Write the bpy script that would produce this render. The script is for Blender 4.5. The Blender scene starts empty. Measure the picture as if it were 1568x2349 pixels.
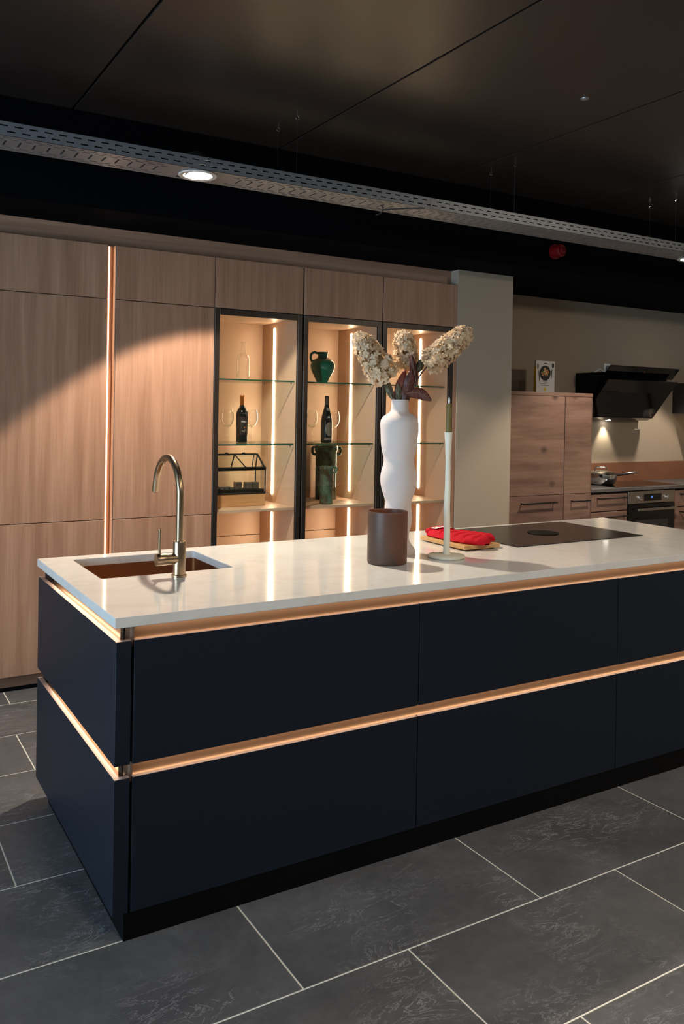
import bpy, bmesh, math, random
from mathutils import Vector, Matrix
random.seed(7)
SC = bpy.context.scene
COL = SC.collection
PI = math.pi

# ------------------------------------------------------------------ camera
cam_d = bpy.data.cameras.new('camera'); cam = bpy.data.objects.new('camera', cam_d); COL.objects.link(cam)
SC.camera = cam
F_PX, CY_PX, PITCH, ROLL, YAW = 1934.15, 954.65, .0067, .0168, .5421
_f = Vector((math.sin(YAW)*math.cos(PITCH), math.cos(YAW)*math.cos(PITCH), -math.sin(PITCH)))
_r = Vector((math.cos(YAW), -math.sin(YAW), 0)); _u = _r.cross(_f)
_r2 = _r*math.cos(ROLL)+_u*math.sin(ROLL); _u2 = -_r*math.sin(ROLL)+_u*math.cos(ROLL)
cam.matrix_world = Matrix(((_r2.x, _u2.x, -_f.x, -.6819), (_r2.y, _u2.y, -_f.y, -2.3464), (_r2.z, _u2.z, -_f.z, 1.5247), (0, 0, 0, 1)))
cam_d.sensor_fit = 'VERTICAL'; cam_d.sensor_height = 36; cam_d.sensor_width = 24
cam_d.lens = F_PX/2349*36
cam_d.shift_y = -(1174.5-CY_PX)/2349
cam_d.clip_start = .05; cam_d.clip_end = 60

# ------------------------------------------------------------------ world, daylight, exposure
w = bpy.data.worlds.new('world'); SC.world = w; w.use_nodes = True
w.node_tree.nodes['Background'].inputs[0].default_value = (.55, .68, .9, 1)
w.node_tree.nodes['Background'].inputs[1].default_value = .25
SC.view_settings.view_transform = 'Standard'; SC.view_settings.look = 'None'
SC.view_settings.exposure = 0; SC.view_settings.gamma = 1; SC.view_settings.use_curve_mapping = False
def area(name, loc, rot, sx, sy, power, col):
    l = bpy.data.lights.new(name, 'AREA'); l.shape = 'RECTANGLE'; l.size = sx; l.size_y = sy; l.energy = power; l.color = col
    o = bpy.data.objects.new(name, l); COL.objects.link(o); o.location = loc; o.rotation_euler = rot
    return o
# daylight coming in through the shop window in the left wall
area('window_daylight', (-4.62, -.9, 1.45), (0, -PI/2, 0), 2.2, 3.4, 270, (.56, .79, 1.0))
WARM = (1.0, .86, .70)
LAMP_POWER = 235
FRONT_POWER = 260
SC.cycles.transparent_max_bounces = 32

# ------------------------------------------------------------------ helpers
def lab(o, label, cat, group=None, kind=None):
    if label: o['label'] = label
    if cat: o['category'] = cat
    if group: o['group'] = group
    if kind: o['kind'] = kind
    return o
def thing(name, loc, label, cat, group=None):
    o = bpy.data.objects.new(name, None); COL.objects.link(o); o.location = loc; o.empty_display_size = .05
    return lab(o, label, cat, group)
def B(): return bmesh.new()
def box(bm, x0, x1, y0, y1, z0, z1):
    v = [bm.verts.new(p) for p in ((x0,y0,z0),(x1,y0,z0),(x1,y1,z0),(x0,y1,z0),(x0,y0,z1),(x1,y0,z1),(x1,y1,z1),(x0,y1,z1))]
    for q in ((0,3,2,1),(4,5,6,7),(0,1,5,4),(1,2,6,5),(2,3,7,6),(3,0,4,7)): bm.faces.new([v[i] for i in q])
    return bm
def obox(bm, c, ax, ay, az):
    """box round centre c with half-axis vectors"""
    c = Vector(c); ax, ay, az = Vector(ax), Vector(ay), Vector(az)
    v = [bm.verts.new(c+ax*i+ay*j+az*k) for k in (-1,1) for j, i in ((-1,-1),(-1,1),(1,1),(1,-1))]
    for q in ((0,3,2,1),(4,5,6,7),(0,1,5,4),(1,2,6,5),(2,3,7,6),(3,0,4,7)): bm.faces.new([v[i] for i in q])
    return bm
def lathe(bm, prof, c=(0,0,0), n=40, cap0=True, cap1=True, wob=None):
    """surface of revolution about z; prof = [(r, z)...]"""
    rings = []
    for r, z in prof:
        ring = []
        for k in range(n):
            a = 2*PI*k/n; rr = r*(1+(wob(a, z) if wob else 0))
            ring.append(bm.verts.new((c[0]+rr*math.cos(a), c[1]+rr*math.sin(a), c[2]+z)))
        rings.append(ring)
    for a, b in zip(rings, rings[1:]):
        for k in range(n): bm.faces.new((a[k], a[(k+1) % n], b[(k+1) % n], b[k]))
    if cap0: bm.faces.new(rings[0][::-1])
    if cap1: bm.faces.new(rings[-1])
    return bm
def tube(bm, pts, rad, n=16, cap=True):
    pts = [Vector(p) for p in pts]
    if not hasattr(rad, '__len__'): rad = [rad]*len(pts)
    rings = []; ref = None
    for i, p in enumerate(pts):
        t = (pts[min(i+1, len(pts)-1)]-pts[max(i-1, 0)]).normalized()
        if ref is None:
            ref = Vector((0,0,1)) if abs(t.z) < .9 else Vector((1,0,0))
        a = (ref-t*ref.dot(t)).normalized(); b = t.cross(a); ref = a
        rings.append([bm.verts.new(p+(a*math.cos(2*PI*k/n)+b*math.sin(2*PI*k/n))*rad[i]) for k in range(n)])
    for a, b in zip(rings, rings[1:]):
        for k in range(n): bm.faces.new((a[k], a[(k+1) % n], b[(k+1) % n], b[k]))
    if cap: bm.faces.new(rings[0][::-1]); bm.faces.new(rings[-1])
    return bm
def surf(bm, fn, nu, nv):
    g = [[bm.verts.new(fn(i/nu, j/nv)) for j in range(nv+1)] for i in range(nu+1)]
    for i in range(nu):
        for j in range(nv): bm.faces.new((g[i][j], g[i+1][j], g[i+1][j+1], g[i][j+1]))
    return g
def prism(bm, poly, z0, z1):
    a = [bm.verts.new((x, y, z0)) for x, y in poly]; b = [bm.verts.new((x, y, z1)) for x, y in poly]
    bm.faces.new(a[::-1]); bm.faces.new(b)
    for k in range(len(poly)):
        m = (k+1) % len(poly); bm.faces.new((a[k], a[m], b[m], b[k]))
    return bm
def mk(name, bm, mat, parent=None, loc=(0,0,0), bevel=0, seg=2, smooth=False, angle=40, fix=True):
    if bevel: bmesh.ops.bevel(bm, geom=bm.edges[:], offset=bevel, segments=seg, affect='EDGES', profile=.5)
    if fix: bmesh.ops.recalc_face_normals(bm, faces=bm.faces[:])
    me = bpy.data.meshes.new(name); bm.to_mesh(me); bm.free()
    if smooth:
        for p in me.polygons: p.use_smooth = True
        me.set_sharp_from_angle(angle=math.radians(angle))
    me.materials.append(mat)
    o = bpy.data.objects.new(name, me); COL.objects.link(o); o.location = loc
    if parent: o.parent = parent
    return o
def struct(name, bm, mat, **k):
    o = mk(name, bm, mat, **k); o['kind'] = 'structure'; return o
def cpy(o, parent=None, loc=None):
    c = o.copy(); COL.objects.link(c)
    if parent: c.parent = parent
    if loc is not None: c.location = loc
    return c
def copy_tree(o, loc, label):
    r = cpy(o, None, loc); r['label'] = label
    for ch in o.children:
        c = cpy(ch, r)
        for g in ch.children: cpy(g, c)
    return r
def text_mesh(body, size, depth=.0004):
    cu = bpy.data.curves.new('lettering', 'FONT'); cu.body = body; cu.size = size; cu.extrude = depth; cu.align_x = 'CENTER'
    o = bpy.data.objects.new('lettering', cu); COL.objects.link(o)
    dg = bpy.context.evaluated_depsgraph_get(); me = bpy.data.meshes.new_from_object(o.evaluated_get(dg))
    bpy.data.objects.remove(o); bpy.data.curves.remove(cu)
    return me
def text_obj(body, size, mat, parent, fn, name='lettering'):
    me = text_mesh(body, size)
    for v in me.vertices: v.co = fn(v.co)
    me.materials.clear(); me.materials.append(mat)
    o = bpy.data.objects.new(name, me); COL.objects.link(o); o.parent = parent
    return o

# ------------------------------------------------------------------ materials
def nodes(name):
    m = bpy.data.materials.new(name); m.use_nodes = True
    nt = m.node_tree; p = nt.nodes['Principled BSDF']; return m, nt, p
def N(nt, typ, **k):
    n = nt.nodes.new(typ)
    for a, b in k.items(): setattr(n, a, b)
    return n
def pbr(name, col, rough=.5, metal=0, spec=.5, coat=0, bump=0, bscale=200, var=0, vscale=5):
    m, nt, p = nodes(name)
    p.inputs['Base Color'].default_value = (*col, 1); p.inputs['Roughness'].default_value = rough
    p.inputs['Metallic'].default_value = metal; p.inputs['Specular IOR Level'].default_value = spec
    p.inputs['Coat Weight'].default_value = coat; p.inputs['Coat Roughness'].default_value = .05
    tc = N(nt, 'ShaderNodeTexCoord')
    if var:
        nz = N(nt, 'ShaderNodeTexNoise'); nz.inputs['Scale'].default_value = vscale; nz.inputs['Detail'].default_value = 5
        nt.links.new(tc.outputs['Object'], nz.inputs['Vector'])
        mx = N(nt, 'ShaderNodeMix', data_type='RGBA'); mx.inputs[6].default_value = (*[c*(1-var) for c in col], 1); mx.inputs[7].default_value = (*[min(1, c*(1+var)) for c in col], 1)
        nt.links.new(nz.outputs['Fac'], mx.inputs[0]); nt.links.new(mx.outputs[2], p.inputs['Base Color'])
    if bump:
        nb = N(nt, 'ShaderNodeTexNoise'); nb.inputs['Scale'].default_value = bscale; nb.inputs['Detail'].default_value = 3
        nt.links.new(tc.outputs['Object'], nb.inputs['Vector'])
        bp = N(nt, 'ShaderNodeBump'); bp.inputs['Strength'].default_value = bump; bp.inputs['Distance'].default_value = .002
        nt.links.new(nb.outputs['Fac'], bp.inputs['Height']); nt.links.new(bp.outputs[0], p.inputs['Normal'])
    return m
def offset_coords(nt, scale):
    tc = N(nt, 'ShaderNodeTexCoord'); oi = N(nt, 'ShaderNodeObjectInfo')
    mu = N(nt, 'ShaderNodeMath', operation='MULTIPLY'); mu.inputs[1].default_value = 37.0
    nt.links.new(oi.outputs['Random'], mu.inputs[0])
    ad = N(nt, 'ShaderNodeVectorMath', operation='ADD'); nt.links.new(tc.outputs['Object'], ad.inputs[0]); nt.links.new(mu.outputs[0], ad.inputs[1])
    mp = N(nt, 'ShaderNodeMapping'); mp.inputs['Scale'].default_value = scale
    nt.links.new(ad.outputs[0], mp.inputs['Vector']); return mp.outputs[0], ad.outputs[0]
def ramp(nt, src, stops):
    r = N(nt, 'ShaderNodeValToRGB'); e = r.color_ramp.elements
    while len(e) < len(stops): e.new(.5)
    for i, (p, c) in enumerate(stops): e[i].position = p; e[i].color = (*c, 1)
    nt.links.new(src, r.inputs[0]); return r.outputs[0]
def mixc(nt, fac, a, b, mode='MIX'):
    mx = N(nt, 'ShaderNodeMix', data_type='RGBA', blend_type=mode)
    for s, t in ((fac, 0), (a, 6), (b, 7)):
        if isinstance(s, (int, float)): mx.inputs[t].default_value = s
        elif isinstance(s, tuple): mx.inputs[t].default_value = (*s, 1)
        else: nt.links.new(s, mx.inputs[t])
    return mx.outputs[2]
def noise(nt, vec, scale, detail=5, rough=.6, dist=0):
    n = N(nt, 'ShaderNodeTexNoise'); n.inputs['Scale'].default_value = scale; n.inputs['Detail'].default_value = detail
    n.inputs['Roughness'].default_value = rough; n.inputs['Distortion'].default_value = dist
    nt.links.new(vec, n.inputs['Vector']); return n.outputs['Fac']
def wood(name, dark, mid, light, scale, rough=.45, knots=False):
    m, nt, p = nodes(name)
    v, raw = offset_coords(nt, scale)
    a = noise(nt, v, 1.0, 6, .62, .3)
    c = ramp(nt, a, [(.28, dark), (.5, mid), (.72, light)])
    v2, _ = offset_coords(nt, tuple(s*5 if s > 5 else s*2 for s in scale))
    f = noise(nt, v2, 1.0, 4, .7)
    c = mixc(nt, .45, c, ramp(nt, f, [(.3, (.55,.55,.55)), (.62, (1,1,1))]), 'MULTIPLY')
    if knots:
        vo = N(nt, 'ShaderNodeTexVoronoi'); vo.inputs['Scale'].default_value = 4.2
        mp = N(nt, 'ShaderNodeMapping'); mp.inputs['Scale'].default_value = (.8, .8, 1.0); nt.links.new(raw, mp.inputs['Vector']); nt.links.new(mp.outputs[0], vo.inputs['Vector'])
        k = ramp(nt, vo.outputs['Distance'], [(0.02, (1,1,1)), (.16, (0,0,0))])
        c = mixc(nt, k, c, tuple(x*.45 for x in dark))
    nt.links.new(c, p.inputs['Base Color']); p.inputs['Roughness'].default_value = rough
    bp = N(nt, 'ShaderNodeBump'); bp.inputs['Strength'].default_value = .12; bp.inputs['Distance'].default_value = .001
    nt.links.new(f, bp.inputs['Height']); nt.links.new(bp.outputs[0], p.inputs['Normal'])
    return m
def emis(name, col, s):
    m, nt, p = nodes(name); p.inputs['Base Color'].default_value = (0,0,0,1)
    p.inputs['Emission Color'].default_value = (*col, 1); p.inputs['Emission Strength'].default_value = s; return m
def glass(name, tint=(1,1,1), rough=.0, ior=1.5, boost=1.0, edge=4.0, base=None):
    m, nt, p = nodes(name); out = nt.nodes['Material Output']; nt.nodes.remove(p)
    t = N(nt, 'ShaderNodeBsdfTransparent'); t.inputs[0].default_value = (*tint, 1)
    g = N(nt, 'ShaderNodeBsdfGlossy'); g.inputs['Roughness'].default_value = rough
    lw = N(nt, 'ShaderNodeLayerWeight'); lw.inputs[0].default_value = .5
    pw = N(nt, 'ShaderNodeMath', operation='POWER'); pw.inputs[1].default_value = edge; nt.links.new(lw.outputs['Facing'], pw.inputs[0])
    mu = N(nt, 'ShaderNodeMath', operation='MULTIPLY_ADD', use_clamp=True); mu.inputs[1].default_value = .9*boost; mu.inputs[2].default_value = ((ior-1)/(ior+1))**2*boost if base is None else base
    nt.links.new(pw.outputs[0], mu.inputs[0])
    mx = N(nt, 'ShaderNodeMixShader'); nt.links.new(mu.outputs[0], mx.inputs[0]); nt.links.new(t.outputs[0], mx.inputs[1]); nt.links.new(g.outputs[0], mx.inputs[2])
    nt.links.new(mx.outputs[0], out.inputs[0]); return m

M = {}
M['ash'] = wood('ash_veneer', (.275,.138,.081), (.36,.193,.120), (.435,.25,.162), (16, 16, .9), .5)
M['ash_dark'] = wood('ash_plinth', (.17,.085,.048), (.22,.115,.068), (.27,.15,.09), (.9, 14, 14), .55)
M['ash_fascia'] = wood('ash_fascia', (.29,.155,.095), (.37,.21,.135), (.43,.255,.17), (.7, 16, 16), .45)
M['oak'] = wood('knotty_oak', (.105,.055,.038), (.20,.113,.082), (.265,.155,.114), (1.2, 10, 9), .55, True)
M['bamboo'] = wood('bamboo', (.50,.27,.10), (.60,.35,.14), (.68,.42,.19), (40, 3, 40), .5)
M['pine'] = wood('pine', (.45,.22,.09), (.56,.30,.13), (.64,.37,.18), (3, 25, 25), .55)
M['navy'] = pbr('navy_lacquer', (.0066, .0106, .0195), .42, spec=.3)
M['black'] = pbr('matt_black', (.0016, .0016, .002), .45, spec=.15)
M['black_paint'] = pbr('black_paint', (.0012, .0015, .0026), .85, spec=.05)
M['void'] = pbr('dark_joint', (.012, .009, .007), .8)
M['wall'] = pbr('greige_paint', (.385, .315, .24), .85, bump=.08, bscale=120, spec=.3)
M['wall_dark'] = pbr('charcoal_paint', (.05, .05, .052), .8)
M['vit'] = pbr('vitrine_lacquer', (.58, .40, .285), .45)
M['frame'] = pbr('bronze_anodised', (.040, .031, .025), .35, metal=.6)
M['led'] = emis('warm_led', (1.0, .71, .46), 50)
M['led_slot'] = emis('warm_led_slot', (1.0, .74, .50), 14)
M['led_chan'] = emis('warm_led_channel', (1.0, .72, .47), 8)
M['led_side'] = emis('warm_led_side', (1.0, .74, .50), 16)
M['copper'] = pbr('copper_channel', (.42, .27, .18), .36, metal=.6)
M['edge'] = pbr('rose_edge_trim', (.40, .31, .29), .4, metal=.3)
M['sink'] = pbr('copper_sink', (.33, .155, .070), .36, metal=.9, bump=.15, bscale=60)
M['brass'] = pbr('brushed_brass', (.45, .325, .21), .28, metal=1, bump=.1, bscale=400)
M['steel'] = pbr('brushed_steel', (.42, .37, .33), .30, metal=1)
M['chrome'] = pbr('chrome', (.75, .75, .76), .08, metal=1)
M['galv'] = pbr('galvanised_steel', (.34, .35, .37), .42, metal=.7, var=.15, vscale=9)
M['glass'] = glass('clear_glass', (.97, .99, .975), 0, 1.45, 1.0)
M['shelf_glass'] = glass('shelf_glass', (.90, .97, .93), 0, 1.45, 1.0)
M['green_edge'] = pbr('green_glass_edge', (.015, .075, .048), .15)
M['crystal'] = glass('crystal', (.993, .993, .99), 0, 1.5, 1.0, 2.2, .012)
M['pane'] = glass('window_glass', (.97, .99, 1), 0, 1.45)
M['white_ring'] = pbr('white_lacquer', (.62, .58, .53), .4)
M['lamp'] = emis('lamp_glow', (1, .93, .84), 22)
M['white_ceramic'] = pbr('white_bisque', (.64, .555, .52), .75, bump=.2, bscale=25)
M['cream'] = pbr('cream_plaster', (.84, .78, .63), .7, bump=.3, bscale=30)
M['olive'] = pbr('olive_wax', (.17, .125, .030), .5)
M['wick'] = pbr('white_plastic', (.85, .84, .82), .4)
M['red_cloth'] = pbr('red_cotton', (.52, .008, .020), .8, spec=.2, bump=.25, bscale=500)
M['red_dark'] = pbr('dark_red_band', (.36, .004, .016), .8, spec=.2)
M['white'] = pbr('white_print', (.82, .80, .77), .6)
M['greenglaze'] = pbr('green_glaze', (.010, .095, .062), .12, coat=.6)
M['oldglaze'] = None
M['bottle'] = pbr('dark_bottle', (.007, .008, .008), .08, coat=.3)
M['label'] = pbr('label_black', (.018, .012, .010), .55)
M['label_grey'] = pbr('label_grey', (.12, .10, .085), .55)
M['foil'] = pbr('copper_foil', (.50, .17, .04), .28, metal=.8)
M['orange'] = pbr('orange_print', (.50, .13, .02), .6)
M['iron'] = pbr('black_iron', (.010, .008, .007), .45, metal=.3)
M['hood'] = pbr('black_glass', (.004, .0035, .0035), .06, spec=.35)
M['hobglass'] = pbr('satin_black_glass', (.012, .0095, .008), .24)
M['anth'] = pbr('anthracite', (.024, .024, .025), .5)
M['yellow'] = pbr('yellow_print', (.78, .53, .02), .5)
M['grey_print'] = pbr('grey_print', (.16, .16, .17), .6)
M['paper'] = pbr('book_paper', (.66, .64, .61), .6)
M['red_plastic'] = pbr('red_plastic', (.16, .002, .004), .4)
M['leaf_red'] = pbr('burgundy_leaf', (.13, .036, .028), .45, var=.6, vscale=30)
M['leaf_green'] = pbr('olive_leaf', (.080, .083, .042), .45, var=.5, vscale=25)
M['leaf_pink'] = pbr('rust_leaf', (.32, .085, .065), .45, var=.5, vscale=40)
M['vein'] = pbr('leaf_vein', (.26, .17, .10), .6)
M['stem'] = pbr('dark_stem', (.055, .022, .014), .6)
M['petal'] = pbr('cream_petal', (.76, .60, .41), .7, var=.12, vscale=30)
def translucent(m, fac, col):
    nt = m.node_tree; out = nt.nodes['Material Output']; p = nt.nodes['Principled BSDF']
    tl = N(nt, 'ShaderNodeBsdfTranslucent'); tl.inputs[0].default_value = (*col, 1)
    mx = N(nt, 'ShaderNodeMixShader'); mx.inputs[0].default_value = fac
    nt.links.new(p.outputs[0], mx.inputs[1]); nt.links.new(tl.outputs[0], mx.inputs[2]); nt.links.new(mx.outputs[0], out.inputs[0])
translucent(M['petal'], .38, (.80, .62, .40)); translucent(M['leaf_red'], .25, (.32, .07, .05)); translucent(M['leaf_pink'], .3, (.55, .14, .10))
M['core'] = pbr('dry_core', (.36, .25, .14), .8)
M['bud'] = pbr('brown_bud', (.13, .055, .025), .7)
M['grass'] = pbr('dry_grass', (.22, .13, .045), .7)
M['cable_white'] = pbr('white_cable', (.6, .62, .66), .5)
M['cable_black'] = pbr('black_cable', (.010, .009, .008), .5)
M['display'] = emis('oven_display', (.12, .35, 1.0), 1.2)
M['red_led'] = emis('red_indicator', (1, .02, .02), 1.0)
M['cube'] = pbr('pewter', (.24, .21, .18), .35, metal=.8)

# quartz worktop
m, nt, p = nodes('white_quartz'); tc = N(nt, 'ShaderNodeTexCoord')
a = noise(nt, tc.outputs['Object'], 2.6, 7, .6, 1.2); b = noise(nt, tc.outputs['Object'], 7, 6, .65, .8)
c = ramp(nt, a, [(.45, (.75,.74,.71)), (.497, (.715,.69,.645)), (.54, (.755,.745,.72))])
c = mixc(nt, .3, c, ramp(nt, b, [(.35, (.90,.89,.875)), (.6, (1,1,1))]), 'MULTIPLY')
nt.links.new(c, p.inputs['Base Color']); p.inputs['Roughness'].default_value = .09; p.inputs['Specular IOR Level'].default_value = .5
M['quartz'] = m
# slate tile
m, nt, p = nodes('slate_tile'); v, raw = offset_coords(nt, (1, 1, 1))
big = noise(nt, v, 2.2, 6, .6, .6); fine = noise(nt, v, 28, 5, .7)
c = ramp(nt, big, [(.3, (.074,.074,.078)), (.7, (.135,.132,.134))])
c = mixc(nt, .5, c, ramp(nt, fine, [(.3, (.6,.6,.6)), (.7, (1.1,1.1,1.1))]), 'MULTIPLY')
mp = N(nt, 'ShaderNodeMapping'); mp.inputs['Scale'].default_value = (2.0, 5.0, 1); mp.inputs['Rotation'].default_value = (0, 0, .35); nt.links.new(v, mp.inputs['Vector'])
vn = noise(nt, mp.outputs[0], 2.4, 9, .68, 1.4)
vein = ramp(nt, vn, [(.490, (0,0,0)), (.499, (1,1,1)), (.506, (0,0,0))])
msk = ramp(nt, noise(nt, v, 3.1, 3, .5), [(.47, (0,0,0)), (.62, (1,1,1))])
fac = mixc(nt, 1.0, vein, msk, 'MULTIPLY')
c = mixc(nt, fac, c, (.36,.355,.36))
nt.links.new(c, p.inputs['Base Color']); p.inputs['Roughness'].default_value = .5
hb = mixc(nt, .35, big, fine); bp = N(nt, 'ShaderNodeBump'); bp.inputs['Strength'].default_value = .35; bp.inputs['Distance'].default_value = .004
nt.links.new(hb, bp.inputs['Height']); nt.links.new(bp.outputs[0], p.inputs['Normal']); M['slate'] = m
M['grout'] = pbr('grout', (.80, .77, .68), .9)
M['ceil'] = pbr('ceiling_panel_paint', (.028, .0215, .0185), .36, spec=.6, var=.2, vscale=3)
# aged green-brown glaze
m, nt, p = nodes('aged_glaze'); v, raw = offset_coords(nt, (1, 1, .6))
n1 = noise(nt, v, 16, 6, .65, .5)
c = ramp(nt, n1, [(.36, (.060,.035,.016)), (.48, (.070,.085,.052)), (.62, (.105,.185,.130))])
nt.links.new(c, p.inputs['Base Color']); p.inputs['Roughness'].default_value = .14; M['oldglaze'] = m
# frosted amber glass
m, nt, p = nodes('frosted_amber'); out = nt.nodes['Material Output']
p.inputs['Base Color'].default_value = (.105, .068, .050, 1); p.inputs['Roughness'].default_value = .40
tl = N(nt, 'ShaderNodeBsdfTranslucent'); tl.inputs[0].default_value = (.62, .27, .09, 1)
mx = N(nt, 'ShaderNodeMixShader'); mx.inputs[0].default_value = .30
nt.links.new(p.outputs[0], mx.inputs[1]); nt.links.new(tl.outputs[0], mx.inputs[2]); nt.links.new(mx.outputs[0], out.inputs[0]); M['amber'] = m
# stone-grey kitchen worktop
M['ktop'] = pbr('grey_laminate', (.085, .078, .076), .45, var=.3, vscale=20)
M['rustboard'] = pbr('rust_board', (.20, .085, .045), .55, var=.15, vscale=8)
M['ohood'] = M['hood']

# ------------------------------------------------------------------ setting: floor, ceiling, walls
ZS, ZC = 2.5356, 3.0174
XL, XR, YF, YB = -4.6, 6.66, -5.0, 3.055
fl = struct('floor', box(B(), XL, XR, YF, YB, -.08, -.0012), M['grout'])
TX, TY, G = .8485, .4335, .0048
tb = B(); box(tb, G/2, TX-G/2, G/2, TY-G/2, -.02, 0)
tile0 = mk('floor_tile', tb, M['slate'], fl, bevel=.0012, seg=1)
offs = {-2: .7304, -1: .3936, 0: .07, 1: .677, 2: .35, 3: .0566, 4: .6}
first = True
for r in range(-7, 7):
    y = .0185 + r*TY
    x0 = offs.get(r, (r*.53) % TX)
    k0 = math.ceil((-2.9-x0)/TX)
    x = x0+k0*TX
    while x < 6.3:
        if y+TY < YB+.02 and x > XL:
            if first: tile0.location = (x, y, 0); first = False
            else: cpy(tile0, fl, (x, y, 0))
        x += TX
ce = struct('ceiling', box(B(), XL, XR, YF, 3.2, ZC+.012, ZC+.1), M['void'])
GX = [.3275+1.1535*k for k in range(-4, 6)]
first = True
for k, gx in enumerate(GX):
    b_ = B(); box(b_, .006, 1.1535-.006, 0, 1.995-YF-.004, 0, .016)
    if first: cp0 = mk('ceiling_panel', b_, M['ceil'], ce, loc=(gx, YF, ZC-.004), bevel=.002, seg=1); first = False
    else:
        b_.free()
        if gx < XR-.9: cpy(cp0, ce, (gx, YF, ZC-.004))
struct('wall_back', box(B(), XL, XR, YB, YB+.15, 0, ZC), M['wall'])
struct('wall_column', box(B(), 3.094, 3.606, 2.354, YB, 0, ZS), M['wall'])
struct('wall_bulkhead', box(B(), XL, XR, 1.995, YB, ZS, ZC+.012), M['black_paint'])
struct('wall_right', box(B(), XR, XR+.15, YF, YB, 0, ZC), M['wall'])
struct('wall_front', box(B(), XL, XR, YF-.15, YF, 0, ZC), M['wall_dark'])
wl = B(); WY0, WY1, WZ0, WZ1 = -2.7, .9, .3, 2.6
box(wl, XL-.15, XL, YF, WY0, 0, ZC); box(wl, XL-.15, XL, WY1, YB, 0, ZC); box(wl, XL-.15, XL, WY0, WY1, 0, WZ0); box(wl, XL-.15, XL, WY0, WY1, WZ1, ZC)
struct('wall_left', wl, M['wall_dark'])
wn = B()
for a_, b_ in ((WY0, WY0+.06), (WY1-.06, WY1), (-.93, -.87)): box(wn, XL-.13, XL-.07, a_, b_, WZ0, WZ1)
for a_, b_ in ((WZ0, WZ0+.06), (WZ1-.06, WZ1)): box(wn, XL-.13, XL-.07, WY0, WY1, a_, b_)
win = struct('window_1', wn, M['iron'])
mk('window_pane', box(B(), XL-.105, XL-.099, WY0, -.9, WZ0, WZ1), M['pane'], win)
mk('window_pane', box(B(), XL-.105, XL-.099, -.9, WY1, WZ0, WZ1), M['pane'], win)
# recessed wooden fascia over the tall cabinets
struct('trim_1', box(B(), -1.9, 3.094, 2.439, 2.46, 2.40, ZS), M['ash_fascia'])

# ------------------------------------------------------------------ tall cabinets
CT, CM, CL, CB = 2.4278, 2.1256, .8925, .0818
YD = 2.36
def tall_cabinet(x0, x1, label):
    t = thing('tall_cabinet', (x0, YD, 0), label, 'cabinet', 'wooden tall cabinets')
    W = x1-x0; g = .002
    mk('carcass', box(B(), .001, W-.001, .022, .60, CB-.004, CT-.004), M['void'], t)
    for z0, z1, nm in ((CM, CT, 'upper_door'), (CL, CM, 'door'), (CB, CL, 'lower_door')):
        mk(nm, box(B(), g, W-g, 0, .02, z0+g, z1-g), M['ash'], t, bevel=.0012, seg=1)
    return t
tall_cabinet(-.5753, .02, 'wooden tall cabinet at the far left end of the row')
tall_cabinet(.022, .6180, 'wooden tall cabinet left of the lit vertical slot')
tall_cabinet(.6625, 1.2568, 'wooden tall cabinet between the lit slot and the glass cabinets')
# light slot between the two tall cabinets
t = thing('light_slot', (.618, YD, 0), 'narrow vertical slot with a warm LED strip between wooden tall cabinets', 'light strip')
mk('back_profile', box(B(), .0005, .044, .040, .06, CB, CT), M['rustboard'], t)
mk('side_profile', box(B(), .0405, .0442, .001, .040, CB, CT), M['ash'], t)
mk('led_strip', box(B(), .013, .0162, .032, .0395, CB+.02, CT-.005), M['led_slot'], t)
# plinths
t = thing('plinth', (-.6, 2.39, 0), 'brown wooden plinth under the tall cabinets', 'plinth')
mk('board', box(B(), 0, 3.66, 0, .016, .022, CB-.006), M['ash_dark'], t)
mk('seal_strip', box(B(), 0, 3.66, .006, .016, 0, .022), M['black'], t)

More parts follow.
